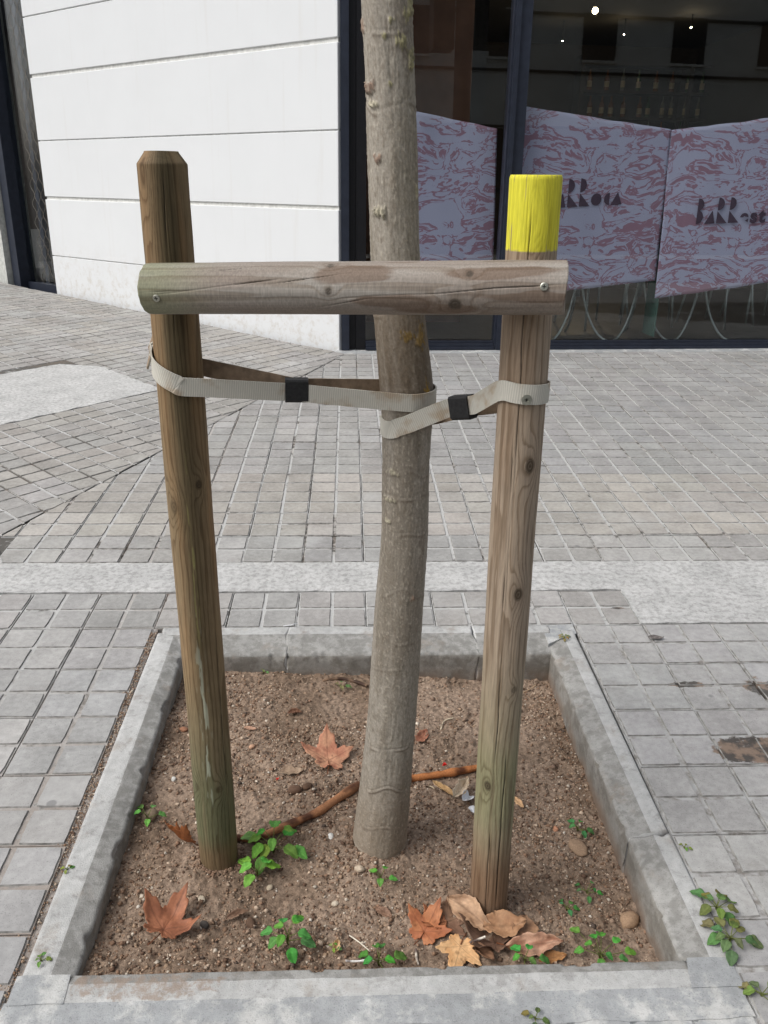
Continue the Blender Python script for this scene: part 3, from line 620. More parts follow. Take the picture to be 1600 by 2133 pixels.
for (xa, ya, xb, yb, wd) in ((330, 606, 620, 572, .0014), (560, 585, 760, 560, .0009), (300, 600, 420, 598, .0012), (610, 640, 800, 610, .0009), (700, 615, 1180, 583, .0012), (930, 645, 1080, 628, .0008), (420, 560, 560, 552, .0007)):
    (ta, za), (tb, zb) = BF(xa, ya), BF(xb, yb); crb.append((ta, za, zb, (tb-ta)/(zb-za), wd))
timber('pole', B0, B1, BR, .0352, 37, paintB, kb_, crb, bar, M['barwood'], res=.0019, cap='saw', ring=.006, pith=(.1, -.2))
for nm, px, py in (('screw', 345, 612), ('screw', 1133, 588)):
    t_, z_ = BF(px, py); ax, L, e, g = frame_axis(B0, B1); nrm = e*math.cos(t_)+g*math.sin(t_); c = B0+ax*z_+nrm*(BR+.0008)
    Mx = Vector(nrm).to_track_quat('Z', 'Y').to_matrix().to_4x4(); Mx.translation = Vector(c-np.array(bar.location))
    b = MB(); k = 20
    b.v = [(math.cos(6.2832*i/k)*rr, math.sin(6.2832*i/k)*rr, zz) for rr, zz in ((.0052, -.001), (.0052, .0006), (.0042, .0012)) for i in range(k)]; b.f = [(j*k+i, j*k+(i+1) % k, (j+1)*k+(i+1) % k, (j+1)*k+i) for j in range(2) for i in range(k)]+[tuple(range(2*k, 3*k))]
    s_ = b.build('screw', M['screw'], bar); s_.matrix_local = Mx
    b = MB().box((-.0025, -.0005, .001), (.0025, .0005, .0016)).box((-.0005, -.0025, .0009), (.0005, .0025, .0015)); h_ = b.build('screw_slot', M['hole'], s_)

# ------------------------------------------------------------------ the tree
TRK = [(790, 113, 1752), (792, 110, 1725), (801, 106, 1650), (815, 101, 1500), (829, 101, 1300), (844, 98, 1100), (847, 100, 950), (850, 106, 860), (848, 112, 800), (842, 110, 750), (832, 106, 650), (825, 104, 560), (821, 102, 450), (817, 104, 300), (812, 102, 150), (804, 107, 0)]
tb = foot(790, 1783, .052); tree = empty('street_tree', tb, label='young street tree with smooth grey lichen-spotted trunk, tied between two stakes', cat='tree')
cen, rad = [], []
for x, wd, y in TRK:
    v = tb[1]
    for _ in range(5): P = atv(x, y, v); v = tb[1]+.03*(P[2]-tb[2])
    cen.append(P); rad.append(wd/2*((P-CP)@FW)/FPX)
cen = [cen[0]+np.array([-.004, 0, -.2])]+cen; rad = [rad[0]*1.05]+rad
d = (cen[-1]-cen[-4])/np.linalg.norm(cen[-1]-cen[-4])
for h in (.25, .55, .9, 1.3): cen.append(cen[16]+d*h+np.array([.03*h*h, 0, 0])); rad.append(rad[16]*(1-.12*h))
cen, rad = np.array(cen), np.array(rad); arc = np.concatenate([[0], np.cumsum(np.linalg.norm(np.diff(cen, axis=0), axis=1))])
zs = np.concatenate([np.arange(0, arc[16]+.03, .0022), np.arange(arc[16]+.04, arc[-1], .012)]); na = 150
def smooth_interp(x, xp, fp):
    y = np.interp(x, xp, fp); k = np.hanning(41); k /= k.sum(); dx = np.interp(np.linspace(0, 1, 41), [0, 1], [-.05, .05]); return sum(k[i]*np.interp(x+dx[i], xp, fp) for i in range(41))
Cx = np.stack([smooth_interp(zs, arc, cen[:, i]) for i in range(3)], -1); rr = smooth_interp(zs, arc, rad)[:, None]
th = (np.arange(na)/na*2*math.pi-math.pi)[None, :]; z = zs[:, None]; zb = z-.2; cx, sx = np.cos(th), np.sin(th)
n1 = fbm(cx*1.5, sx*1.5, z*4, 101, 3); n2 = fbm(cx*10, sx*10, z*130, 103, 3); n3 = vn(cx*26, sx*26, z*110, 105); n4 = fbm(cx*5, sx*5, z*16, 107, 3)
lent = ss(.68, .8, vn(cx*20, sx*20, z*210, 109)); vert = ss(.56, .72, vn(cx*22+3, sx*22, z*60, 111))
col = np.zeros(n1.shape+(3,))+srgb(155, 148, 137); col = mixc(col, srgb(135, 127, 115), ss(.4, .65, n1)); col = mixc(col, srgb(122, 111, 97), ss(.5, .75, n2)*.5)
col = mixc(col, srgb(178, 170, 156), lent*.55); col = mixc(col, srgb(98, 90, 77), vert*.28)
tz = zb/1.0
def py_of(py): q = prj(Cx); return zs[np.argmin(abs(q[:, 1]-py))]
dark = ss(py_of(830), py_of(800), z)*0
zz0, zz1 = py_of(820), py_of(600); bar_shade = ss(zz0-.05, zz0+.03, z)*ss(zz1+.06, zz1-.02, z)  # shade of the cross bar painted into the bark just below it
col = mixc(col, srgb(92, 76, 58), bar_shade*(.35+.5*n4)); col = mixc(col, srgb(150, 132, 112), ss(py_of(1500), py_of(1790), z)*.45)
disp = (n1-.5)*.006+(n2-.5)*.0008+lent*.0004-vert*.0004
for py, amp in ((1530, 1), (1612, 1.2), (1745, 1), (1215, .5), (1085, .6), (1025, .8), (970, .5), (1375, .4), (222, .8), (66, .6), (640, .7), (1310, .4), (870, .4), (1690, .5)):
    zc = py_of(py)+(vn(cx*1.2, sx*1.2, 0, py)-.5)*.03; l = np.exp(-((z-zc)/.0022)**2)*ss(.25, .5, vn(cx*2, sx*2, 1, py+3)); disp = disp+l*.0010*amp-np.exp(-((z-zc-.004)/.002)**2)*.001*amp
    col = mixc(col, srgb(86, 72, 58), np.exp(-((z-zc+.003)/.0025)**2)*.6*amp*ss(.25, .5, vn(cx*2, sx*2, 1, py+3)))
def lich(px, py, rx, rz, c, lift, seed):
    global col, disp
    i = np.argmin(abs(prj(Cx)[:, 1]-py)); q = prj(Cx[i]); rpx = rr[i, 0]*FPX/q[2]; t0 = math.asin(max(-.97, min(.97, (px-q[0])/rpx))); dt = (th-t0)*rr[i, 0]
    d = np.sqrt((dt/rx)**2+((z-zs[i])/rz)**2); nn = fbm(cx*22, sx*22, z*420/1.6*.5, seed, 3); m = ss(.42, .58, nn+.55*(1-d)-.25)*ss(1.5, .7, d)
    col = mixc(col, np.array(c)*(.55+.9*vn(cx*30, sx*30, z*300, seed+1))[..., None], m*.9); disp = disp+m*lift*(.4+vn(cx*24, sx*24, z*240, seed+2))
ye, gr, br = srgb(152, 146, 112), srgb(176, 169, 148), srgb(138, 116, 101)
for i, (px, py, rx, rz, c, lf) in enumerate(((850, 12, .012, .02, ye, .003), (842, 40, .007, .015, ye, .002), (812, 48, .006, .006, ye, .002), (797, 80, .007, .008, ye, .002), (832, 92, .012, .014, ye, .003), (852, 122, .012, .022, ye, .004), (755, 58, .007, .012, br, .003), (770, 185, .015, .014, br, .005), (778, 218, .016, .006, gr, .004), (812, 176, .006, .005, ye, .0015), (785, 332, .014, .01, br, .003), (787, 440, .017, .013, gr, .005), (864, 398, .006, .014, gr, .003), (872, 690, .014, .03, srgb(132, 108, 62), .002), (885, 800, .007, .02, srgb(150, 120, 52), .002), (845, 690, .02, .012, srgb(120, 98, 56), .001), (815, 970, .016, .008, gr, .003), (812, 1028, .017, .005, gr, .003), (806, 1072, .011, .006, gr, .003), (855, 1225, .008, .008, br, .002))):
    lich(px, py, rx, rz, c, lf, 200+i*5)
e = np.array([0, -1., 0]); gx = np.array([1., 0, 0]); P = Cx[:, None, :]+(rr+disp)[..., None]*(cx[..., None]*e+sx[..., None]*gx)
P[..., 2] += 0
F = grid_faces(len(zs), na, True)
mk('trunk', P.reshape(-1, 3)-tb, F[:, ::-1], M['bark'], tree, True, np.clip(col, 0, 1).reshape(-1, 3))
tipc = Cx[-1]; rt_ = rr[-1, 0]; bcol = srgb(140, 132, 118); crown = []
for k in range(6):
    a = k*1.05+.3; Lb = 1.2+.5*random.random(); st = tipc-d*random.uniform(.02, .45); pts = [st]; dd = np.array([math.cos(a)*.55, math.sin(a)*.55, 1.0]); dd /= np.linalg.norm(dd)
    for q in range(1, 9): dd = dd+np.array([random.gauss(0, .07), random.gauss(0, .07), .03]); dd /= np.linalg.norm(dd); pts.append(pts[-1]+dd*Lb/8)
    b = MB().tube(pts, list(np.linspace(rt_*.7, .006, 9)), 8); o = b.build('limb', M['bark'], tree, True); o.location = -tb
    ca = o.data.color_attributes.new('col', 'FLOAT_COLOR', 'POINT'); ca.data.foreach_set('color', np.tile([*bcol, 1], len(b.v)).astype(np.float32))
    crown += [(pts[i], .35) for i in range(4, 9)]
LV, LF_, LC = [], [], []
for c0, sp in crown:
    for q in range(7):
        c = c0+RNG.normal(0, sp*.5, 3); a = RNG.uniform(0, 6.28); t = np.array([math.cos(a), math.sin(a), RNG.uniform(-.6, .3)]); t /= np.linalg.norm(t); s_ = np.cross(t, RNG.normal(0, 1, 3)); s_ /= np.linalg.norm(s_); l = RNG.uniform(.035, .06)
        n = len(LV); LV += [c, c+t*l*.5+s_*l*.3, c+t*l, c+t*l*.5-s_*l*.3]; LF_.append((n, n+1, n+2, n+3)); LC += [srgb(92, 110, 52)*RNG.uniform(.7, 1.2)]*4
mk('crown', np.array(LV)-tb, LF_, M['leaf_green'], tree, False, np.array(LC))

# ------------------------------------------------------------------ webbing straps
def trunk_at(py):
    q = prj(Cx); i = np.argmin(abs(q[:, 1]-py)); return Cx[i], rr[i, 0]
def ribbon(name, pts, ups, parent, wd=.029, th=.0022, closed=True):
    pts = np.array(pts); ups = np.array(ups); n = len(pts)
    t = np.roll(pts, -1, 0)-np.roll(pts, 1, 0) if closed else np.gradient(pts, axis=0); t /= np.linalg.norm(t, axis=1)[:, None]
    ups = ups-t*(ups*t).sum(1)[:, None]; ups /= np.linalg.norm(ups, axis=1)[:, None]; nr = np.cross(t, ups)
    V = []; 
    for s_, h_ in ((-1, -1), (1, -1), (1, 0), (1, 1), (-1, 1), (-1, 0)): V.append(pts+ups*h_*wd/2+nr*s_*th/2)
    V = np.stack(V, 1); k = 6; F = []
    for i in range(n if closed else n-1):
        j = (i+1) % n
        for q in range(k): F.append((i*k+q, i*k+(q+1) % k, j*k+(q+1) % k, j*k+q))
    if not closed: F += [tuple(range(k)), tuple((n-1)*k+q for q in range(k))[::-1]]
    o = mk(name, V.reshape(-1, 3)-np.array(parent.location), F, [M['strap'], M['strap_inner']], parent, False); nf = n if closed else n-1; o.data.polygons.foreach_set('material_index', np.concatenate([np.tile([0, 0, 0, 0, 1, 1], nf), np.zeros(len(F)-6*nf)]).astype(np.int32))
    arcl = np.concatenate([[0], np.cumsum(np.linalg.norm(np.diff(pts, axis=0), axis=1))]); uv = np.zeros((n, k, 3)); uv[..., 0] = arcl[:, None]; uv[..., 1] = np.array([-1, -1, 0, 1, 1, 0])[None]
    a = o.data.attributes.new('uvw', 'FLOAT_VECTOR', 'POINT'); a.data.foreach_set('vector', uv.astype(np.float32).ravel()); return o
def spline(P, k=8, closed=True):
    P = np.array(P); n = len(P); out = []
    for i in range(n if closed else n-1):
        p0, p1, p2, p3 = (P[(i+o) % n] if closed else P[min(max(i+o, 0), n-1)] for o in (-1, 0, 1, 2))
        for q in range(k):
            t = q/k; out.append(.5*((2*p1)+(-p0+p2)*t+(2*p0-5*p1+4*p2-p3)*t*t+(-p0+3*p1-3*p2+p3)*t**3))
    if not closed: out.append(P[-1])
    return np.array(out)
def arcpts(c, r, a0, a1, n, z0, z1):
    return [np.array([c[0]+r*math.cos(a), c[1]+r*math.sin(a), z0+(z1-z0)*i/(n-1)]) for i, a in enumerate(np.linspace(R(a0), R(a1), n))]
def run(a, b, n=4): a, b = np.array(a), np.array(b); return [a+(b-a)*i/(n+1) for i in range(1, n+1)]
def joined(*parts):
    out = []
    for i, q in enumerate(parts):
        if i: out += run(out[-1], q[0], 4)
        out += list(q)
    return out+run(out[-1], out[0], 3)
def tang(c, r, p, front=True):
    dx, dy = p[0]-c[0], p[1]-c[1]; d = math.hypot(dx, dy); a = math.atan2(dy, dx); k = math.acos(min(1, r/d)); o = [a+k, a-k]
    return math.degrees(min(o, key=lambda t: math.sin(t)*(1 if front else -1))) % 360
def clip_sleeve(parent, c, dirn, tilt, wd=.037, hh=.0375, dp=.02):
    """ribbed rubber sleeve: rounded box with raised ribs"""
    dirn = np.array(dirn)/np.linalg.norm(dirn); upv = np.array([0, 0, 1.])-dirn*dirn[2]; upv /= np.linalg.norm(upv); nr = np.cross(dirn, upv)
    b = MB(); prof = []
    m = 44
    for i in range(m):
        f = i/m*4
        if f < 1: x, y = -dp/2, -hh/2+hh*f
        elif f < 2: x, y = -dp/2+dp*(f-1), hh/2
        elif f < 3: x, y = dp/2, hh/2-hh*(f-2)
        else: x, y = dp/2-dp*(f-3), -hh/2
        rib = .0017*(1 if i % 2 else -1) if (f < 1 or 2 <= f < 3) else 0
        r0 = 1-.10*(abs(x) > dp*.49)*(abs(y) > hh*.47); prof.append((x*r0+math.copysign(rib, x), y*r0))
    for s_ in np.linspace(-.5, .5, 5):
        for x, y in prof: b.v.append(tuple(c+dirn*s_*wd+nr*x+upv*y-np.array(parent.location)))
    b.f = [tuple(q) for q in grid_faces(5, m, True)]+[tuple(range(m))[::-1], tuple(4*m+i for i in range(m))]
    o = b.build('sleeve', M['rubber'], parent); return o
# left tie: stake <-> trunk, both strands through one sleeve
cl, rl = onpole(LP0, LT, 785), LR+.003; ct, rt2 = trunk_at(838); rt2 += .003
zf = lambda px, py, v: atv(px, py, v)[2]
clipF, clipB = atv(618, 818, (cl[1]+ct[1])/2-.012), atv(618, 806, (cl[1]+ct[1])/2+.002)
pts = joined(arcpts(cl, rl, 195, tang(cl, rl, clipF), 10, zf(316, 752, cl[1]), zf(425, 806, cl[1]-rl)), [clipF], arcpts(ct, rt2, tang(ct, rt2, clipF)-360, 60, 10, zf(812, 840, ct[1]-rt2), zf(905, 822, ct[1])),
    arcpts(ct, rt2, 75, tang(ct, rt2, clipB, False), 4, zf(860, 802, ct[1]+rt2), zf(800, 806, ct[1]+rt2)), [clipB], arcpts(cl, rl, tang(cl, rl, clipB, False), 165, 6, zf(428, 758, cl[1]+rl), zf(305, 728, cl[1]+.02)))
tieL = empty('tree_tie', (*((cl+ct)/2)[:2], float(clipF[2])-.02), label='canvas webbing strap looped round the left stake and the trunk', cat='strap', group='straps of the tree support')
sp = spline(pts, 4); kz = np.hanning(17); kz /= kz.sum(); sp[:, 2] = np.convolve(np.concatenate([sp[-8:, 2], sp[:, 2], sp[:8, 2]]), kz, 'valid'); ribbon('webbing', sp, np.tile([0, 0, 1.], (len(sp), 1)), tieL)
lo = arcpts(cl, rl+.0035, 196, 160, 5, zf(316, 752, cl[1]), zf(303, 728, cl[1])); lo.append(lo[-1]+np.array([-.004, .012, .008]))
sp = spline(lo, 5, False); ribbon('loose_end', sp, np.tile([.25, 0, 1.], (len(sp), 1)), tieL, closed=False, th=.003)
clip_sleeve(tieL, (clipF+clipB)/2, (ct-cl)*np.array([1, 1, 0])+np.array([0, 0, -.01]), 0)
# right tie: trunk <-> stake, screwed to the stake
cr_, rr_ = onpole(RP0, RTp, 817), RR+.003; ct, rt2 = trunk_at(888); rt2 += .003
mid = (cr_[1]+ct[1])/2
clipF, clipB = atv(962, 846, mid-.012), atv(966, 850, mid+.004); dv = (cr_-ct)*np.array([1, 1, 0])
lower = arcpts(ct, rt2, 185, tang(ct, rt2, clipF), 9, zf(797, 883, ct[1]), zf(868, 895, ct[1]-rt2))
for i_, q_ in enumerate(lower): q_[2] -= .004*math.sin(math.pi*i_/(len(lower)-1))
pts = joined(lower, [clipF-dv*.1+np.array([0, 0, -.006]), clipF, clipF+dv*.1+np.array([0, 0, .006])],
    arcpts(cr_, rr_, tang(cr_, rr_, clipF), 360, 11, zf(1040, 818, cr_[1]-rr_), zf(1150, 813, cr_[1])), arcpts(cr_, rr_, 30, tang(cr_, rr_, clipB, False), 5, zf(1140, 812, cr_[1]+.02), zf(1050, 832, cr_[1]+rr_)),
    [clipB], arcpts(ct, rt2, tang(ct, rt2, clipB, False), 165, 5, zf(890, 868, ct[1]+.02), zf(800, 880, ct[1]+.02)))
tieR = empty('tree_tie', (*((cr_+ct)/2)[:2], float(clipF[2])-.02), label='canvas webbing strap looped round the trunk and screwed to the yellow-topped stake', cat='strap', group='straps of the tree support')
sp = spline(pts, 4); kz = np.hanning(17); kz /= kz.sum(); sp[:, 2] = np.convolve(np.concatenate([sp[-8:, 2], sp[:, 2], sp[:8, 2]]), kz, 'valid'); ribbon('webbing', sp, np.tile([0, 0, 1.], (len(sp), 1)), tieR)
clip_sleeve(tieR, (clipF+clipB)/2, dv+np.array([0, 0, .055]), 0)
t_, z_ = feat(RP0, RTp, RR, 1086, 816); ax, L, e, g = _fa(RP0, RTp); nrm = e*math.cos(t_)+g*math.sin(t_); c = RP0+ax*z_+nrm*(RR+.0052)
b = MB(); k = 20; b.v = [(math.cos(6.2832*i/k)*q, math.sin(6.2832*i/k)*q, zz) for q, zz in ((.0075, -.001), (.0075, .0006), (.0036, .0012), (.0032, -.0006)) for i in range(k)]; b.f = [(j*k+i, j*k+(i+1) % k, (j+1)*k+(i+1) % k, (j+1)*k+i) for j in range(3) for i in range(k)]+[tuple(range(3*k, 4*k))]
o = b.build('screw', M['screw'], tieR); Mx = Vector(nrm).to_track_quat('Z', 'Y').to_matrix().to_4x4(); Mx.translation = Vector(c-np.array(tieR.location)); o.matrix_local = Mx
MB().box((-.002, -.0005, -.0007), (.002, .0005, 0)).box((-.0005, -.002, -.0008), (.0005, .002, -.0001)).build('screw_slot', M['hole'], o)

# ================================================================== THE BUILDING
bld = empty('corner_building', label='white panelled corner building with a dark-framed glass shopfront', cat='building'); bld.matrix_world = BM
def bx(name, a, b, m, parent=None): return MB().box(a, b).build(name, m, parent or bld)
# white wall in its own run: local x along the wall (away from the corner), y into the building, z up
WM = Matrix([[WD[i], -WN[i], UPB[i], KC[i]] for i in range(3)]+[[0, 0, 0, 1]]); WL = BM.inverted() @ WM
def wbox(name, a, b, m, parent=None, bev=0.0):
    mb = MB().box(a, b); o = mb.build(name, m, parent or bld)
    if bev:
        bm = bmesh.new(); bm.from_mesh(o.data); bmesh.ops.bevel(bm, geom=bm.edges[:], offset=bev, segments=1, affect='EDGES'); bm.to_mesh(o.data); bm.free()
    o.matrix_local = WL; return o
WEND = 3.36
wbox('wall_core', (.012, .013, -.3), (WEND-.01, .2, 5.2), M['joint_paint'])
jn = [(-.12, 0), (.413, .007), (.886, .024), (1.332, .008), (1.815, .026), (2.235, .008), (2.70, .024), (3.15, .008), (3.62, .024), (4.1, .008), (4.6, .02), (5.2, 0)]
for (z0, g0), (z1, g1) in zip(jn[:-1], jn[1:]):
    wbox('wall_panel', (.006, 0, z0+g0/2), (WEND, .15, z1-g1/2), M['white'], bev=.003)
# glass shopfront, parallel to the street
HEAD = 3.25; aM0, aM1 = fb(1030, 700, 0)[0], fb(1064, 700, 0)[0]; aR = 3.75
def post(name, a0, a1, m=M['navy'], b0=-.005, b1=.09):
    o = bx(name, (a0, b0, .002), (a1, b1, HEAD), m); return o
post('frame_post', .012, .062); bx('frame_reveal', (.064, .02, .003), (.105, .085, HEAD-.003), M['black']); bx('door_stile', (.107, .012, .004), (.17, .075, HEAD-.004), M['black'])
post('mullion', aM0, aM1); bx('mullion_cap', (aM0+.012, -.022, .004), (aM0+.042, -.006, HEAD-.004), M['navy']); post('mullion', aR, aR+.11); post('mullion', 6.4, 6.5)
for a0, a1 in ((.172, aM0-.003), (aM1+.003, aR-.003), (aR+.113, 6.397)):
    bx('sill_rail', (a0, 0, .002), (a1, .075, .045), M['navy']); bx('sill_step', (a0, -.016, .004), (a1, -.001, .022), M['navy']); bx('glazing_bead', (a0, .012, .046), (a1, .022, .062), M['navy'])
    bx('glass_pane', (a0, .034, .047), (a1, .042, HEAD-.05), M['glass']); bx('head_rail', (a0, 0, HEAD-.048), (a1, .075, HEAD-.002), M['navy'])
for z0, z1 in ((HEAD+.004, 3.9), (3.92, 4.55), (4.57, 5.2)): bx('wall_panel', (.0, -.01, z0), (6.5, .15, z1), M['white'])
# shell of the bar room behind the glass
def prism(name, poly, z0, z1, m):
    n = len(poly); return mk(name, [(*q, z0) for q in poly]+[(*q, z1) for q in poly], [tuple(range(n))[::-1], tuple(range(n, 2*n))]+[(i, (i+1) % n, n+(i+1) % n, n+i) for i in range(n)], m, bld)
plan = [(.0, .16), (6.5, .16), (6.5, 9.79), (-5.4, 9.79), (-5.4, 5.3)]
prism('room_floor', plan, -.05, .012, M['floor_in']); prism('room_ceiling', plan, HEAD+.004, HEAD+.1, M['ceil_in'])
bx('room_back_wall', (-5.5, 9.8, 0), (6.6, 9.95, HEAD+.3), M['dark_wall']); bx('room_side_wall', (6.502, .16, 0), (6.6, 9.798, HEAD+.3), M['dark_wall'])
bx('partition', (-.05, 1.15, 0), (1.02, 1.25, HEAD), M['brown_wall']); bx('partition', (1.02, 2.2, 0), (1.34, 2.3, HEAD), M['dark_wall']); bx('partition', (-.8, 1.1, 0), (-.07, 1.2, HEAD), M['sage'])
prism('roof', plan, 5.1, 5.25, M['joint_paint'])
# door bay at the far end of the white wall
wbox('frame_post', (4.05, .05, -.1), (4.17, .2, 3.2), M['navy']); wbox('wall_reveal', (WEND+.002, .16, -.1), (WEND+.05, .26, 3.2), M['black'])
wbox('door_sill', (WEND+.052, .12, .05), (4.048, .2, .13), M['navy']); wbox('glass_pane', (WEND+.052, .15, .131), (4.048, .157, 3.2), M['glass'])
wbox('door_frame', (3.78, .19, .132), (3.84, .23, 3.1), M['navy']); wbox('pier', (4.19, .0, -.2), (5.2, .3, 5.2), M['plaster_grey']); wbox('lintel', (WEND+.002, .03, 3.22), (4.17, .2, 5.2), M['white'])
wbox('lobby_wall', (WEND+.06, 1.3, 0), (5.5, 1.4, 3.2), M['dark_wall']); wbox('lobby_floor', (WEND+.06, .22, -.05), (5.5, 1.3, .1), M['floor_in']); wbox('lobby_post', (3.86, .6, .11), (3.98, .72, 3.2), M['sage'])
gr = empty('security_grille', label='dark wavy-wire roller grille behind the narrow glass beside the white wall', cat='grille'); gr.matrix_world = WM @ Matrix.Translation((WEND+.075, .115, .14))
for k in range(7):
    x0 = k*.052; b = MB(); b.tube([(x0+.026*math.sin(z*2*math.pi/.16+(k % 2)*math.pi), .004*math.cos(z*2*math.pi/.16), z) for z in np.arange(0, 2.7, .02)], .0021, 5); b.build('wire', M['wire'], gr, True)
# ---------------------------------------------------------------- things in the bar
def binv(P): d = np.asarray(P)-KC; return np.array([d@E1, d@E2, d@UPB])
def at_b(px, py, b): d = ray(px, py); t = (b-(CP-KC)@E2)/(d@E2); return binv(CP+d*t)
def banner(corners, name, label, seed, letters=(), fonts=()):
    """cloth hung in the window: corners TL, TR, BR, BL in building coords; letters drawn by (u, v) from the top left, metres"""
    tl, tr, br, bl = (np.array(c) for c in corners); nu, nv = 60, 44; u = np.linspace(0, 1, nu)[:, None, None]; v = np.linspace(0, 1, nv)[None, :, None]
    P = (tl*(1-u)+tr*u)*(1-v)+(bl*(1-u)+br*u)*v; w_ = (fbm(u[..., 0]*3.2, v[..., 0]*1.1, 0, seed, 2)-.5)*.035; P[..., 1] += w_
    P[..., 2] += .012*(fbm(u[..., 0]*5, 0*v[..., 0], 0, seed+3, 2)-.5)*(np.abs(v[..., 0]-.5)*2)
    th = np.array([0, .004, 0]); V = np.vstack([P.reshape(-1, 3), (P+th).reshape(-1, 3)]); F = grid_faces(nu, nv); n = nu*nv; F2 = (F[:, ::-1]+n)
    rim = [i*nv for i in range(nu)]+[(nu-1)*nv+j for j in range(1, nv)]+[i*nv+nv-1 for i in range(nu-2, -1, -1)]+[j for j in range(nv-2, 0, -1)]
    Fr = [(rim[i], rim[(i+1) % len(rim)], rim[(i+1) % len(rim)]+n, rim[i]+n) for i in range(len(rim))]
    org = (bl+br)/2; root = empty(name, label=label, cat='banner', group='marbled window banners'); root.matrix_world = BM @ Matrix.Translation(org)
    mk('cloth', V-org, F.tolist()+F2.tolist()+Fr, M['marble'], root, True)
    ex = (tr-tl); W_ = np.linalg.norm(ex); ex = ex/W_; ez = np.array([0, 0, 1.])
    def pt(x, y):
        uu_ = x/W_; i = min(max(uu_, 0), 1)*(nu-1); j = .5*(nv-1); base = tl+(tr-tl)*uu_; wv = np.interp(i, range(nu), w_[:, int(j)])
        return base+np.array([0, wv-.007, 0])-ez*y-org
    for ch, x, y, h in fonts:
        cu = bpy.data.curves.new('letter', 'FONT'); cu.body = ch; cu.size = h*.74; cu.offset = h*.035; cu.materials.append(M['letter']); to_ = bpy.data.objects.new('letter', cu); COL.objects.link(to_); me_ = bpy.data.meshes.new_from_object(to_); COL.objects.unlink(to_); bpy.data.objects.remove(to_); lo_ = link(bpy.data.objects.new('letter', me_), root)
        lo_.matrix_local = Matrix.Translation(tuple(pt(x, y))) @ Matrix.Rotation(math.pi/2, 4, 'X')
    for poly in letters: mk('letter', [pt(x, y) for x, y in poly], [tuple(range(len(poly)))], M['letter'], root)
    return root
def disc(cx, cy, r, a0=0, a1=360, n=18): return [(cx+r*math.cos(R(a)), cy-r*math.sin(R(a))) for a in np.linspace(a0, a1, n)[:(-1 if a1-a0 == 360 else None)]]
FONT = []
def letters_of(word, x, y, h, sl=0.0):
    """block capitals cut from half discs and triangles; h is the cap height, y the baseline"""
    out = []
    for ch in word:
        y += 0
        if ch == 'B': out += [disc(x, y-h*.75, h*.25, -90, 90), disc(x, y-h*.27, h*.27, -90, 90)]; adv = .36*h
        elif ch == 'A': out.append([(x, y), (x+h*.44, y), (x+h*.30, y-h*.52)]); adv = .5*h
        elif ch == 'R': out += [disc(x, y-h*.75, h*.25, -90, 90), [(x, y-h*.48), (x+h*.44, y), (x, y)]]; adv = .48*h
        elif ch == 'o': out.append(disc(x+h*.22, y-h*.22, h*.22)); adv = .52*h
        elif ch == 'c': out.append(disc(x+h*.24, y-h*.22, h*.22, 90, 270)); adv = .30*h
        elif ch == 'a': out.append([(x, y), (x+h*.44, y), (x+h*.26, y-h*.46)]); adv = .5*h
        elif ch in 'estu': FONT.append((ch, x, y, h)); adv = {'e': .42, 's': .36, 't': .32, 'u': .46}[ch]*h
        else: adv = .3*h
        x += adv
    return out
def drift(polys, x0, k): return [[(x, y+(x-x0)*k) for x, y in p_] for p_ in polys]
b0, b1 = .16, .62
A = [at_b(800, 218, .085), at_b(1036, 268, .15), at_b(1026, 590, .15), at_b(805, 612, .085)]
banner(A, 'window_banner', 'pink and lilac marbled cloth banner in the narrow window behind the trunk', 3)
Bc = [at_b(1071, 219, .085), at_b(1397, 269, .17), at_b(1366, 584, .17), at_b(1040, 622, .085)]
tl_ = Bc[0]; def_ = at_b(1182, 425, .27)
def place_word(c, px, py, word, h, k, wmax):
    q = at_b(px, py, c[0][1]+.05); e = (c[1]-c[0]); W_ = np.linalg.norm(e); x = (q[0]-c[0][0])/e[0]*W_; y = c[0][2]+(c[1][2]-c[0][2])*x/W_-q[2]; FONT.clear()
    sl = (c[1][2]-c[0][2])/W_ ; po = drift(letters_of(word, x, y, h), x, k+sl); fo_ = [(ch, a, b+(a-x)*(k+sl), hh_) for ch, a, b, hh_ in FONT]
    return [p_ for p_ in po if max(a for a, b in p_) < wmax], [f_ for f_ in fo_ if f_[1] < wmax-.05]
lb, lbf = place_word(Bc, 1132, 434, 'BARRoca', .172, -.06, 9)
banner(Bc, 'window_banner', 'marbled cloth banner with dark block lettering, partly behind the yellow-topped stake', 5, lb, lbf)
Cc = [at_b(1400, 270, .155), at_b(1640, 242, .085), at_b(1640, 584, .085), at_b(1364, 621, .155)]
banner(Cc, 'window_banner', 'lettered marbled cloth banner at the right edge, hanging lower than its neighbour', 9, *place_word(Cc, 1438, 466, 'BARRestAu', .162, -.05, np.linalg.norm(Cc[1]-Cc[0])-.01))
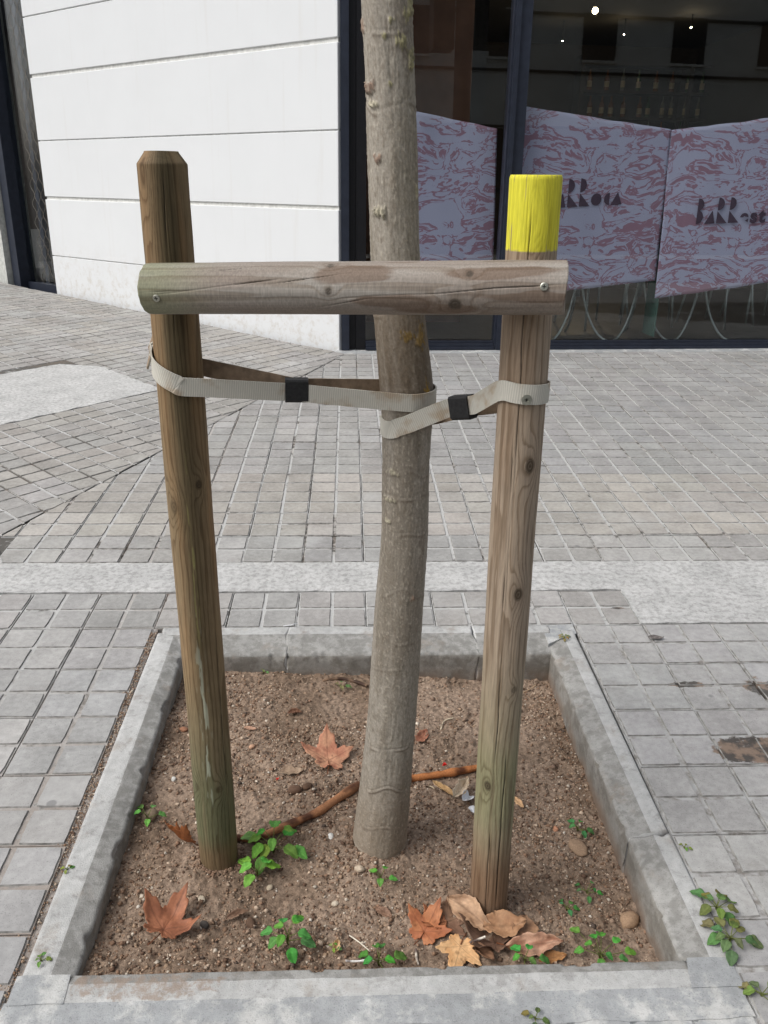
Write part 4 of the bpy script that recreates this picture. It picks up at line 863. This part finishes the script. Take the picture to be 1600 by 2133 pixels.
# glass wind screen edge between the two banners
gs = tag(MB().box((-.004, -.2, 0), (.004, .004, .95)).build('glass_screen', M['glass_edge']), 'upright green-edged glass screen between the two lettered banners', 'screen'); q = at_b(1383, 590, .49); gs.matrix_world = BM @ Matrix.Translation((at_b(1380, 560, .2)[0], .40, .05))
def bistro_table(px, py, b, label):
    q = at_b(px, py, b); t = empty('bistro_table', label=label, cat='table', group='bistro tables inside the window'); t.matrix_world = BM @ Matrix.Translation((q[0], q[1], .0))
    k = 24; mb = MB(); mb.v = [(math.cos(6.2832*i/k)*.24, math.sin(6.2832*i/k)*.24, z) for z in (.715, .735) for i in range(k)]; mb.f = [(i, (i+1) % k, k+(i+1) % k, k+i) for i in range(k)]+[tuple(range(k))[::-1], tuple(range(k, 2*k))]; mb.build('table_top', M['steel'], t)
    MB().tube([(0, 0, .30), (0, 0, .714)], .018, 10).build('column', M['steel'], t, True)
    for a in (212, 328, 90):
        ca, sa = math.cos(R(a)), math.sin(R(a)); prof = [(.018, .42), (.03, .36), (.055, .27), (.09, .17), (.15, .07), (.205, .018), (.245, .004)]
        MB().tube([(ca*r_, sa*r_, z_) for r_, z_ in spline([np.array(p_) for p_ in prof], 4, False)], .0085, 8).build('leg', M['steel'], t, True)
        MB().tube([(ca*.245, sa*.245, -.003), (ca*.245, sa*.245, .008)], .018, 10).build('foot', M['steel'], t, True)
for px, lb_ in ((1196, 'pale metal bistro table nearest the yellow-topped stake'), (1323, 'middle of the three pale metal bistro tables behind the glass'), (1447, 'rightmost of the three pale metal bistro tables behind the glass')):
    bistro_table(px, 690, .46, lb_)
def bistro_chair(px, py, b, rz, label):
    q = at_b(px, py, b); t = empty('bistro_chair', label=label, cat='chair', group='thin-legged chairs inside the window'); t.matrix_world = BM @ Matrix.Translation((q[0], q[1], .0)) @ Matrix.Rotation(R(rz), 4, 'Z')
    MB().box((-.2, -.2, .43), (.2, .2, .45)).build('seat', M['brown_wall'], t)
    for sx_ in (-1, 1):
        for sy_ in (-1, 1): MB().tube([(sx_*.16, sy_*.16, .43), (sx_*.18, sy_*.19, .2), (sx_*.2, sy_*.225, 0)], .009, 7).build('leg', M['steel'], t, True)
        MB().tube([(sx_*.17, .19, .45), (sx_*.17, .22, .85)], .009, 7).build('back_post', M['steel'], t, True)
    MB().box((-.17, .2, .66), (.17, .22, .85)).build('backrest', M['brown_wall'], t)
for i, (px, py, b, rz, lb_) in enumerate(((1232, 660, 1.0, 15, 'bistro chair standing behind the table nearest the yellow-topped stake'), (1345, 655, 1.15, -20, 'bistro chair behind the middle bistro table'), (1490, 660, 1.05, 30, 'bistro chair behind the right-hand bistro table'), (1575, 650, 1.3, 0, 'bistro chair at the far right behind the glass'))):
    bistro_chair(px, py, b, rz, lb_)
# back bar: shelf unit, counter, bottles, lamps
sh = empty('bar_shelf', label='dark wooden back-bar shelves deep inside the room', cat='shelf'); sh.matrix_world = BM @ Matrix.Translation((4.6, 9.3, 0))
zs1 = at_b(1350, 246, 9.3)[2]; zs2 = at_b(1350, 192, 9.3)[2]; xa, xb = at_b(1200, 246, 9.3)[0], at_b(1640, 246, 9.3)[0]
for z_ in (zs1-.36, zs1, zs2, zs2+.4): MB().box((xa-4.6, -.15, z_-.04), (xb-4.6, .2, z_)).build('shelf_board', M['dark_wall'], sh)
for x_ in (xa, (xa+xb)/2, xb): MB().box((x_-4.6-.03, -.16, .0), (x_-4.6+.03, .21, zs2+.5)).build('upright', M['dark_wall'], sh)
def bottle_mesh(h, r, m):
    b = MB(); prof = [(r, 0), (r, h*.58), (r*.85, h*.66), (r*.34, h*.76), (r*.3, h*.97), (r*.36, h*.98), (r*.34, h)]; k = 10
    b.v = [(math.cos(6.2832*i/k)*q, math.sin(6.2832*i/k)*q, z) for q, z in prof for i in range(k)]; b.f = [tuple(q) for q in grid_faces(len(prof), k, True)]+[tuple(range(k))[::-1], tuple((len(prof)-1)*k+i for i in range(k))]
    o = b.build('bottle', m); l = MB(); l.v = [(math.cos(6.2832*i/k)*(r+.002), math.sin(6.2832*i/k)*(r+.002), z) for z in (h*.15, h*.45) for i in range(k)]; l.f = [(i, (i+1) % k, k+(i+1) % k, k+i) for i in range(k)]
    return o, l.build('bottle_label', M['paperlabel'], o)
protos = [bottle_mesh(.31, .037, M['bottle_g']), bottle_mesh(.3, .04, M['bottle_b']), bottle_mesh(.33, .034, M['bottle_c'])]; used = set()
for row, z_, n_ in ((0, zs1, 17), (1, zs2, 13), (2, zs1-.36, 11)):
    for i in range(n_):
        x_ = xa+.15+(xb-xa-.3)*(i+random.uniform(-.25, .25))/(n_-1); k = random.randrange(3); o, l = protos[k]
        if k in used: o2 = o.copy(); COL.objects.link(o2); l2 = l.copy(); COL.objects.link(l2); l2.parent = o2
        else: o2 = o; used.add(k)
        o2.matrix_world = BM @ Matrix.Translation((x_, 9.22, z_+.001))
        tag(o2, 'small bottle among those lined up on the back-bar shelves', 'bottle', 'bottles on the back bar')
ct_ = tag(MB().box((-2.6, -.35, 0), (2.4, .35, 1.02)).box((-2.7, -.42, 1.022), (2.5, .42, 1.07)).build('bar_counter', M['dark_wall']), 'long dark bar counter in front of the bottle shelves', 'counter'); ct_.matrix_world = BM @ Matrix.Translation((4.8, 7.6, 0))
for i, (px, py, b, r_, st, lb_) in enumerate(((1240, 22, 5.0, .032, 35, 'bright warm ceiling lamp glowing inside the bar'), (1300, 72, 7.5, .009, 2, 'small ceiling spot lamp left of the rightmost one'), (1440, 57, 7.0, .010, 2, 'rightmost small ceiling spot lamp'), (1172, 85, 7.8, .007, 1.5, 'faintest small ceiling spot lamp, nearest the mullion'))):
    q = at_b(px, py, b); L_ = empty('ceiling_lamp', label=lb_, cat='lamp', group='lit lamps inside the bar'); L_.matrix_world = BM @ Matrix.Translation(tuple(q))
    bm = bmesh.new(); bmesh.ops.create_uvsphere(bm, u_segments=12, v_segments=8, radius=r_); me = bpy.data.meshes.new('bulb'); bm.to_mesh(me); bm.free(); me.materials.append(M['lamp']); link(bpy.data.objects.new('bulb', me), L_)
    MB().tube([(0, 0, r_*.8), (0, 0, max(.05, HEAD-q[2]+.015))], .008, 6).build('cord', M['black'], L_)
    pl = bpy.data.lights.new('lamp_light', 'POINT'); pl.energy = st; pl.color = (1, .75, .45); pl.shadow_soft_size = r_; po = bpy.data.objects.new('lamp_light', pl); link(po, L_); po.location = (0, 0, -r_*1.6)

# ================================================================== ACROSS THE STREET (seen as reflections in the glass)
def mirror(P): d = (np.asarray(P)-(KC+E2*.034))@E2; return np.asarray(P)-2*d*E2
op = empty('facing_building', (0, -17, -.16), label='pale panelled building across the street, seen mirrored in the shop glass', cat='building')
MB().box((-16, -6, 0), (22, -.3, 4.0)).build('ground_floor', M['facade_dark'], op); MB().box((-16, -6, 4.002), (22, -.02, 10.5)).build('wall', M['facade'], op)
for z_ in (4.0, 5.6, 7.2, 8.8): MB().box((-16, -.018, z_), (22, .06, z_+.07)).build('ledge', M['facade_dark'], op)
for z_ in (6.0, 8.4):
    for k in range(12):
        x_ = -14+k*3.0; wf = MB().box((x_, -.0175, z_), (x_+1.1, .03, z_+1.3)).build('window', M['facade_dark'], op); MB().box((x_-.06, -.0172, z_-.08), (x_+1.16, .08, z_-.01)).build('sill', M['facade'], wf)
for k in range(14): MB().box((-15.5+k*2.7, -.299, 0), (-15.1+k*2.7, -.1, 3.98)).build('pier', M['facade_dark'], op)
q = atZ(965, 120, 9.6); q = mirror(q); tl0 = empty('traffic_light', (q[0], q[1], -.0065), label='black traffic light on a post at the kerb, mirrored in the narrow window', cat='traffic light')
MB().tube([(0, 0, 0), (0, 0, 4.6)], .10, 14).build('pole', M['signal'], tl0, True)
hb = MB().box((.13, -.17, 2.75), (.43, .17, 3.75)).build('signal_head', M['signal'], tl0)
for k in range(3):
    zc = 2.92+k*.32; V = []; kk = 12
    for x_ in (.43, .63):
        for i in range(kk+1): a = R(-20+220*i/kk); V.append((x_, math.cos(a)*.13, zc+math.sin(a)*.13))
    mk('visor', V, [(i, i+1, kk+2+i, kk+1+i) for i in range(kk)], M['signal'], hb)
MB().box((-.38, -.13, 2.7), (-.14, .13, 3.3)).build('pedestrian_signal', M['signal'], tl0)
MB().box((-.14, -.02, 3.1), (.13, .02, 3.14)).build('bracket', M['signal'], tl0)
sheet('street_kerb', [rect(-20, -1.35, 20, -1.2)], M['kerb'], -.004, kind='structure')
sheet('far_pavement', [rect(-30, -17, 30, -13)], M['plaster_grey'], -.02, kind='structure')

# ================================================================== LEAVES, WEEDS, STICKS AND LITTER IN THE PIT
def pose(o, P, rz=0, tx=0, ty=0, s=1.0): o.matrix_world = Matrix.Translation(tuple(P)) @ Matrix.Rotation(R(rz), 4, 'Z') @ Matrix.Rotation(R(tx), 4, 'X') @ Matrix.Rotation(R(ty), 4, 'Y') @ Matrix.Scale(s, 4); return o
def plane_leaf(size, seed, c0, c1, curl=.3, lobes=(0, 62, -62, 118, -118), lens=(1, .86, .8, .5, .48), sharp=3.2, fold=0.0):
    """plane-tree leaf: pointed lobes round the stalk end, veins down each lobe, edges lifting"""
    na, nr = 132, 13; a = np.linspace(-math.pi, math.pi, na, endpoint=False)[:, None]; t = np.linspace(0, 1, nr)[None, :]
    Rr = np.full(a.shape, .40)
    for l, ln in zip(lobes, lens): d = np.abs((a-R(l)+math.pi) % (2*math.pi)-math.pi); Rr = np.maximum(Rr, ln*(.50+.5*np.clip(1-(d/R(34))**1.0, 0, 1)**1.15)*ss(R(52), R(30), d))
    Rr = Rr*(1+.13*np.abs(((a*11.5/math.pi) % 1)-.5)*2+.05*(vn(a*7, 0, 0, seed)-.5)); Rr = Rr*(1-.45*ss(R(150), R(172), np.abs(a)))
    r = Rr*t*size; x, y = r*np.cos(a), r*np.sin(a); rho = r/size
    z = curl*size*(rho**2*.55+.5*(fbm(x/size*2+5, y/size*2, 0, seed, 2)-.5)*(t**.7))+fold*np.abs(y)*1.0+.02*size*(fbm(x/size*9, y/size*9, 0, seed+1, 2)-.5)
    vein = np.zeros_like(x)
    for l in lobes: d = np.abs((a-R(l)+math.pi) % (2*math.pi)-math.pi); vein = np.maximum(vein, np.exp(-(np.sin(np.minimum(d, 1.5))*rho/.012)**2)*(d < 1))
    n = fbm(x/size*3, y/size*3, 0, seed+2, 4); col = mixc(np.zeros(x.shape+(3,))+np.array(c0), np.array(c1), ss(.35, .65, n)); col = mixc(col, np.array(c0)*.45, vein*.6); col = col*(.88+.24*fbm(x/size*22, y/size*22, 0, seed+3, 2))[..., None]
    col = mixc(col, np.array(c0)*.4, ss(.68, .78, fbm(x/size*7, y/size*7, 1, seed+4, 3))*.7)
    V = np.stack([x, y, z], -1).reshape(-1, 3); f = grid_faces(na, nr); w_ = np.array([[(na-1)*nr+j, (na-1)*nr+j+1, j+1, j] for j in range(nr-1)])
    f = np.vstack([f, w_[:, ::-1][:, ::-1]]); return V, f, col.reshape(-1, 3)
def oval_leaf(L, W_, seed, c0, c1, curl=.25, roll=.2):
    nu, nv = 26, 13; u = np.linspace(0, 1, nu)[:, None]; v = np.linspace(-1, 1, nv)[None, :]
    wd = W_*np.sin(np.pi*u**.85)**.8*(1+.42*(vn(u*11, np.sign(v)*3, 0, seed)-.5)+.22*(vn(u*29, np.sign(v)*5, 0, seed+9)-.5)); x = (u-.5)*L+.05*L*(vn(v*2.5, u*3, 0, seed+5)-.5); y = wd*v/2+.08*W_*np.sin(u*4+seed)
    z = roll*W_*(v**2)*np.sin(np.pi*u)+curl*L*((u-.5)**2)+.10*L*(fbm(u*4, v*1.8, 0, seed, 2)-.5)
    n = fbm(u*5, v*2, 0, seed+2, 4); col = mixc(np.zeros(x.shape+(3,))+np.array(c0), np.array(c1), ss(.35, .65, n)); col = mixc(col, np.array(c0)*.5, np.exp(-(v*wd/.002)**2)*.5+0*u); col = col*(.8+.4*fbm(u*24, v*12, 0, seed+3, 2))[..., None]
    return np.stack([x, y, z], -1).reshape(-1, 3), grid_faces(nu, nv), col.reshape(-1, 3)
def solid(o, t=.0007):
    md = o.modifiers.new('thick', 'SOLIDIFY'); md.thickness = t; md.offset = 0; return o
def dry(px, py, kind, size, c0, c1, label, seed, rz=0, tx=0, ty=0, lift=.006, stem=True, **k):
    P = on_soil(px, py)+np.array([0, 0, lift]); t = empty('fallen_leaf', label=label, cat='leaf', group='dry leaves in the pit')
    size = size*(1.28 if kind == 'p' else 1.08)
    V, F, C = plane_leaf(size, seed, srgb(*c0), srgb(*c1), **k) if kind == 'p' else oval_leaf(size, size*k.pop('w', .45), seed, srgb(*c0), srgb(*c1), **k)
    solid(mk('blade', V, F, M['leaf_dry'], t, True, C))
    if stem:
        b = MB(); b.tube([(-size*.05, 0, .002), (-size*.25, size*.02, .003), (-size*.55, size*.1, .001)], [.0011, .0009, .0012], 6); s_ = b.build('stalk', M['stick'], t, True); ca = s_.data.color_attributes.new('col', 'FLOAT_COLOR', 'POINT'); ca.data.foreach_set('color', np.tile([*srgb(110, 66, 42), 1], len(b.v)).astype(np.float32))
    return pose(t, P, rz, tx, ty)
rust, orange, tan, grey, dk = (150, 92, 62), (186, 118, 82), (190, 142, 96), (142, 120, 98), (96, 68, 52)
dry(684, 1592, 'p', .062, (172, 116, 92), (196, 146, 116), 'large orange plane leaf lying behind the stakes, tip up', 1, 100, 14, -8, .012, curl=.5)
dry(607, 1610, 'o', .05, (140, 118, 98), (156, 134, 112), 'flat beige oval leaf beside the large orange plane leaf', 2, 8, 4, 0, .004, False, w=.5)
dry(386, 1762, 'p', .042, (124, 74, 42), (150, 90, 50), 'curled dark orange leaf leaning on the left stake', 3, 205, 30, -38, .014, curl=.7, fold=.3)
dry(342, 1950, 'p', .056, (134, 84, 60), (158, 104, 76), 'large curled rust-brown plane leaf near the left kerb', 4, 70, 6, 8, .014, curl=.9, fold=.12)
dry(884, 1948, 'p', .046, (160, 98, 66), (176, 116, 78), 'rust plane leaf left of the leaf heap', 5, 60, 8, -10, .008, curl=.5)
dry(958, 1982, 'p', .042, (200, 152, 104), (214, 172, 126), 'bright tan star-shaped plane leaf at the front of the leaf heap', 6, 250, -6, 6, .013, curl=.25)
dry(978, 1922, 'o', .092, (150, 118, 92), (186, 152, 122), 'long mottled beige leaf leaning on the heap by the right stake', 7, -38, 26, 14, .024, False, w=.42, curl=.12, roll=.25)
dry(1050, 1942, 'o', .075, (150, 112, 82), (170, 132, 100), 'broad brown leaf on top of the heap at the right stake', 8, 10, 10, -4, .018, False, w=.6)
dry(1090, 1945, 'o', .06, (132, 100, 76), (150, 118, 90), 'dull brown leaf at the right of the heap', 9, 70, 6, 8, .012, False, w=.7)
dry(1112, 1978, 'o', .10, (150, 108, 86), (184, 146, 122), 'long pinkish-brown leaf lying along the front kerb', 10, 2, 22, 0, .014, False, w=.34, curl=.1, roll=.3)
dry(1150, 2001, 'o', .05, (150, 106, 66), (164, 120, 78), 'small ochre leaf against the front kerb', 11, 8, 20, 0, .006, False, w=.4)
dry(1030, 1972, 'p', .05, (98, 74, 60), (120, 92, 74), 'dark curled leaf under the heap', 12, 150, 20, 10, .008, curl=.8)
dry(1005, 1990, 'o', .055, (116, 86, 66), (136, 102, 78), 'dark brown leaf at the front of the heap', 13, 120, 25, 10, .008, False, w=.5)
dry(930, 1925, 'p', .04, (124, 94, 76), (140, 110, 88), 'dull grey-brown plane leaf at the back of the heap', 14, 20, 10, 0, .005, curl=.5)
dry(912, 1930, 'p', .03, (152, 96, 64), (164, 108, 76), 'small rust leaf between the heap and the trunk', 22, 130, 10, 0, .008, curl=.5)
dry(878, 1537, 'o', .05, (150, 98, 76), (166, 116, 92), 'reddish leaf just right of the trunk', 15, 60, 20, 0, .006, False, w=.5)
dry(958, 1655, 'o', .075, (186, 166, 140), (206, 188, 164), 'pale folded leaf propped against the right stake', 16, 55, 12, 6, .016, False, w=.34, roll=.6)
dry(925, 1650, 'o', .06, (176, 142, 100), (196, 164, 120), 'narrow tan leaf beside the pale folded leaf', 17, -42, 10, 10, .007, False, w=.24, roll=.5)
dry(1078, 1678, 'o', .035, (190, 150, 110), (206, 170, 130), 'small tan leaf just right of the yellow-topped stake', 18, -60, 10, 5, .006, False, w=.4)
dry(614, 1489, 'o', .034, (116, 84, 66), (134, 100, 80), 'small curled brown leaf near the back wall', 19, 10, 15, 0, .006, False, w=.4, roll=.7)
dry(522, 1520, 'o', .03, (166, 126, 104), (176, 140, 116), 'small pinkish leaf scrap behind the left stake', 20, -8, 8, 0, .004, False, w=.35)
dry(512, 1805, 'o', .03, (138, 104, 84), (150, 118, 96), 'small brown leaf scrap at the foot of the left stake', 21, 10, 10, 0, .005, False, w=.4)
dry(700, 1978, 'o', .03, (196, 160, 112), (214, 182, 140), 'small cream leaf scrap beside a sprout near the front kerb', 24, 70, 15, 10, .006, False, w=.4, roll=.6)
dry(800, 1905, 'o', .034, (120, 92, 74), (138, 108, 88), 'brown leaf scrap right of centre near the front', 25, -35, 10, 0, .005, False, w=.5)
dry(495, 1912, 'o', .042, (130, 104, 86), (148, 122, 102), 'rolled brown leaf scrap near the front kerb', 26, 28, 10, 0, .006, False, w=.3, roll=.8)
dry(1388, 1330, 'o', .04, (100, 94, 92), (126, 120, 116), 'dark crumpled leaf on the pavers right of the pit', 27, 5, 0, 0, .058+.006, False, w=.5)
def place_flat(o, px, py, z=0.0): P = gp(px, py, z); o.location = tuple(P)
bpy.context.view_layer.update()
for o in bpy.data.objects:
    if o.get('label') == 'dark crumpled leaf on the pavers right of the pit': P = gp(1366, 1331); o.matrix_world = Matrix.Translation((P[0], P[1], .004))
# sticks
def stick(pix, r0, r1, label, c, lift=.0, seed=1, name='stick'):
    P = [on_soil(x, y)+np.array([0, 0, lift+r0]) for x, y in pix]; sp_ = spline(P, 8, False); n = len(sp_); b = MB(); rr2 = np.linspace(r0, r1, n)*(1+.25*(fbm(np.arange(n)*.35, 0, 0, seed, 2)-.5)*2); b.tube(sp_-P[0], list(rr2), 10)
    V = np.array(b.v); nn = fbm(V[:, 0]*40, V[:, 1]*40, V[:, 2]*40, seed, 3); C = mixc(np.zeros((len(V), 3))+srgb(*c), srgb(c[0]*.5, c[1]*.45, c[2]*.45), ss(.45, .65, nn))
    o = mk(name, V, b.f, M['stick'], None, True, C, loc=tuple(P[0])); return tag(o, label, 'stick', 'sticks and twigs in the pit')
stick([(492, 1752), (540, 1748), (600, 1724), (660, 1698), (705, 1668), (748, 1640)], .0075, .0095, 'long brown stick between the left stake and the trunk', (162, 114, 80), 0, 3)
stick([(846, 1630), (900, 1622), (950, 1614), (1005, 1604)], .0095, .0085, 'peeled orange-brown stick between the trunk and the right stake', (180, 116, 70), 0, 5)
stick([(672, 1420), (710, 1416), (745, 1424), (765, 1434)], .004, .005, 'thin twig lying along the back wall of the pit', (128, 104, 84), 0, 6)
stick([(728, 1952), (748, 1966), (772, 1986)], .0013, .001, 'thin white straw beside the sprout at the front', (214, 206, 190), .003, 7)
stick([(866, 1982), (868, 2000), (872, 2014)], .0022, .002, 'short white straw below the rust plane leaf', (220, 212, 196), .003, 8)
stick([(978, 1976), (995, 1970), (1010, 1964)], .002, .002, 'short white straw beside the star-shaped leaf', (222, 214, 200), .014, 9)
stick([(918, 1522), (926, 1504), (945, 1498)], .0018, .0014, 'bent white straw behind the peeled stick', (212, 198, 172), .002, 10)
stick([(720, 2013), (745, 2014), (772, 2010)], .002, .002, 'white paper straw against the front kerb', (222, 220, 216), .012, 11)
stick([(1090, 1445), (1105, 1438), (1122, 1425)], .0012, .001, 'thin dry stalk at the back right of the pit', (186, 160, 130), .004, 12)
stick([(885, 1640), (900, 1648), (914, 1656)], .0016, .0012, 'thin pale stalk beside the narrow tan leaf', (206, 190, 160), .004, 13)
b = MB().tube([(0, 0, 0), (.022, .004, .001), (.04, .012, .002)], .0011, 6); o = b.build('stick', M['paper'], None, True); P = gp(590, 1305); o.location = (P[0], P[1], .0015); tag(o, 'bent white straw lying on the back kerb', 'stick', 'sticks and twigs in the pit')
# pebbles and litter
def pebble(px, py, r, c, label, flat=.6, seed=0, on=None):
    bm = bmesh.new(); bmesh.ops.create_icosphere(bm, subdivisions=3, radius=1); V = np.array([v.co for v in bm.verts]); F = [[v.index for v in f.verts] for f in bm.faces]; bm.free()
    V = V*(1+.35*(fbm(V[:, 0]*1.5, V[:, 1]*1.5, V[:, 2]*1.5, seed, 3)-.5))[:, None]*np.array([r*1.25, r*.9, r*flat]); n = fbm(V[:, 0]*200, V[:, 1]*200, V[:, 2]*200, seed, 3)
    P = on_soil(px, py) if on is None else gp(px, py, on); C = srgb(*c)*(.75+.5*n)[:, None]; o = mk('pebble', V, F, M['gravel'], None, True, C, loc=(P[0], P[1], P[2]+r*flat*.4)); o.rotation_euler[2] = seed*1.3
    return tag(o, label, 'pebble', 'loose stones in the pit')
pebble(311, 1702, .017, (136, 120, 100), 'large smooth olive-grey pebble by the left kerb', .5, 1)
pebble(948, 1868, .013, (128, 106, 88), 'round brown stone left of the yellow-topped stake', .8, 2)
pebble(1310, 1920, .018, (150, 124, 100), 'rough tan stone by the right kerb', .7, 3)
pebble(1204, 1767, .02, (146, 122, 100), 'flat crusted clod right of the yellow-topped stake', .35, 4)
pebble(614, 1648, .013, (96, 74, 60), 'brown clod behind the long stick', .7, 5)
pebble(640, 1640, .01, (88, 68, 54), 'smaller brown clod beside another behind the long stick', .7, 15)
pebble(689, 1743, .007, (214, 212, 206), 'small white stone between the weeds and the trunk', .6, 6)
pebble(749, 1812, .008, (186, 170, 150), 'pale stone in front of the trunk', .8, 7)
pebble(562, 1850, .006, (196, 180, 156), 'small cream stone below the big weed', .7, 8)
pebble(420, 1874, .007, (204, 190, 168), 'pale stone below the left stake', .6, 9)
pebble(525, 1556, .006, (188, 150, 124), 'pinkish pebble behind the left stake', .7, 10)
pebble(362, 1624, .006, (196, 194, 188), 'small light grey pebble left of the left stake', .7, 11)
pebble(383, 1521, .009, (150, 108, 84), 'reddish brick chip left of the left stake', .6, 12)
pebble(1157, 1728, .007, (176, 128, 100), 'orange stone chip right of the yellow-topped stake', .5, 13)
pebble(426, 1928, .008, (78, 72, 68), 'dark stone between the rust leaf and the weed', .7, 14)
pebble(523, 1926, .01, (92, 72, 58), 'dark brown clod in the front soil', .8, 16)
pebble(698, 1884, .006, (190, 178, 160), 'cream pebble above the cream leaf scrap', .7, 17)
def scrap(px, py, s, m, label, cat, seed, lift=.004):
    V, F, C = oval_leaf(s, s*.7, seed, (1, 1, 1), (1, 1, 1), .6, .9); o = solid(mk('litter_scrap', V, F, m, None, True), .0005); P = on_soil(px, py); o.location = (P[0], P[1], P[2]+lift); o.rotation_euler = (.4, .3, seed); return tag(o, label, cat)
scrap(968, 1672, .034, M['paper'], 'crumpled white paper beside the right stake', 'litter', 1, .008)
scrap(984, 1690, .018, M['paper'], 'small white paper scrap below the crumpled paper', 'litter', 5, .004)
scrap(577, 1627, .008, M['red'], 'tiny red scrap below the beige oval leaf', 'litter', 2); scrap(926, 1605, .011, M['red'], 'tiny red scrap beside the peeled stick', 'litter', 3, .014)
# weeds
def weed(P, leaves, h, label, seed, c=(92, 142, 62), size=.02, spread=.03, name='weed'):
    size *= 1.04; leaves = int(leaves*1.12)
    r = random.Random(seed); t = empty(name, tuple(P), label=label, cat='weed', group='green weeds')
    for k in range(leaves):
        a = k*137.5+r.uniform(-25, 25); f = (k+1)/leaves; zz = h*(.35+.65*f)*r.uniform(.85, 1.1); rad_ = spread*(1.15-.75*f)*r.uniform(.7, 1.2); s_ = size*(.65+.5*(1-f)+.25*r.random())
        tip = np.array([math.cos(R(a))*rad_, math.sin(R(a))*rad_, zz]); b = MB().tube([(0, 0, 0), (tip[0]*.12, tip[1]*.12, zz*.55), tuple(tip)], [.0012, .0009, .0006], 5); s0 = b.build('stem', M['leaf_green'], t, True)
        ca = s0.data.color_attributes.new('col', 'FLOAT_COLOR', 'POINT'); ca.data.foreach_set('color', np.tile([*srgb(104, 112, 62), 1], len(b.v)).astype(np.float32))
        nu_, nv_ = 12, 9; u_ = np.linspace(0, 1, nu_)[:, None]; v_ = np.linspace(-1, 1, nv_)[None, :]; wd = .72*np.sin(np.pi*u_**.72)**.75*(1+.12*np.abs((u_*7) % 1-.5)); x = u_+0*v_; y = wd*v_/2; z_ = .16*np.abs(v_)*wd-.28*u_**2+.05*np.sin(u_*12+seed)*np.abs(v_)
        yl = r.random()**3; g1 = srgb(min(255, c[0]*r.uniform(.8, 1.12)+22*yl), c[1]*r.uniform(.85, 1.06), c[2]*r.uniform(.8, 1.1)); C = mixc(np.zeros(x.shape+(3,))+g1, g1*1.5, np.exp(-(v_*wd/.05)**2)*.5+0*u_); C = C*(.85+.3*fbm(u_*6, v_*5, k, seed, 2))[..., None]
        o = solid(mk('leaf', np.stack([x, y, z_], -1).reshape(-1, 3)*s_, grid_faces(nu_, nv_), M['leaf_green'], t, True, C.reshape(-1, 3)), .0004)
        o.matrix_local = Matrix.Translation(tuple(tip)) @ Matrix.Rotation(R(a+r.uniform(-20, 20)), 4, 'Z') @ Matrix.Rotation(R(r.uniform(-5, 25)), 4, 'Y')
    return t
weed(on_soil(570, 1778), 12, .062, 'largest bright green weed right of the left stake', 1, (92, 146, 64), .03, .036)
weed(on_soil(536, 1826), 5, .035, 'bright green weed just below the largest one', 2, (92, 152, 62), .03, .026)
weed(on_soil(600, 1968), 9, .05, 'upright green weed in the middle of the front soil', 3, (82, 134, 62), .023, .026)
weed(on_soil(793, 1838), 5, .035, 'small green weed at the foot of the trunk', 4, (90, 138, 60), .016, .018)
weed(on_soil(789, 2012), 7, .036, 'round-leaved green weed at the front kerb below the trunk', 5, (70, 140, 58), .022, .024)
weed(on_soil(308, 1712), 5, .032, 'sparse sprout with paired leaves by the left kerb', 6, (92, 148, 70), .017, .024)
weed(on_soil(1203, 1732), 5, .022, 'small weed between the yellow-topped stake and the right kerb', 7, (76, 128, 66), .017, .018)
weed(on_soil(1222, 1862), 6, .018, 'clover-like sprout right of the yellow-topped stake foot', 8, (72, 128, 66), .011, .024)
weed(on_soil(1180, 1896), 5, .016, 'tiny sprout nearest the yellow-topped stake foot', 9, (72, 122, 70), .012, .016)
weed(on_soil(1250, 1998), 10, .036, 'spread-out green weed in the front right corner', 10, (78, 140, 62), .02, .042)
weed(on_soil(1092, 2006), 6, .026, 'green weed under the long pinkish leaf at the front kerb', 11, (72, 136, 60), .02, .022)
weed(on_soil(695, 1985), 4, .022, 'tiny pale green sprout near the front kerb', 12, (120, 168, 84), .009, .007)
weed(on_soil(709, 1434), 4, .018, 'tiny weed at the back wall beside the twig', 13, (100, 132, 78), .014, .014)
weed(on_soil(549, 1402), 3, .012, 'single pale leaflet sprouting at the back wall', 14, (126, 150, 92), .009, .008)
weed(gp(1492, 1895), 9, .022, 'upper clump of the dusty weed in the right kerb joint', 15, (90, 114, 66), .024, .024)
weed(gp(1520, 1960), 12, .022, 'lower clump of the dusty weed in the right kerb joint', 16, (86, 112, 66), .024, .028)
weed(gp(1586, 2075), 7, .014, 'weed in the kerb joint at the bottom right corner', 17, (92, 116, 66), .02, .022)
weed(gp(1115, 2124), 5, .01, 'tiny weed in the mortar at the bottom edge', 18, (84, 108, 60), .012, .012)
weed(gp(86, 2002), 5, .008, 'tiny weed at the left kerb corner', 19, (96, 136, 70), .009, .008)
weed(gp(1174, 1330), 9, .012, 'dry grass tuft at the back right kerb corner', 20, (128, 132, 84), .009, .01)
weed(gp(1425, 1767), 4, .006, 'tiny green tuft in the right kerb joint', 21, (120, 140, 70), .008, .008)
weed(gp(140, 1812), 4, .006, 'tiny green tuft in the left kerb joint', 22, (104, 132, 70), .008, .007)
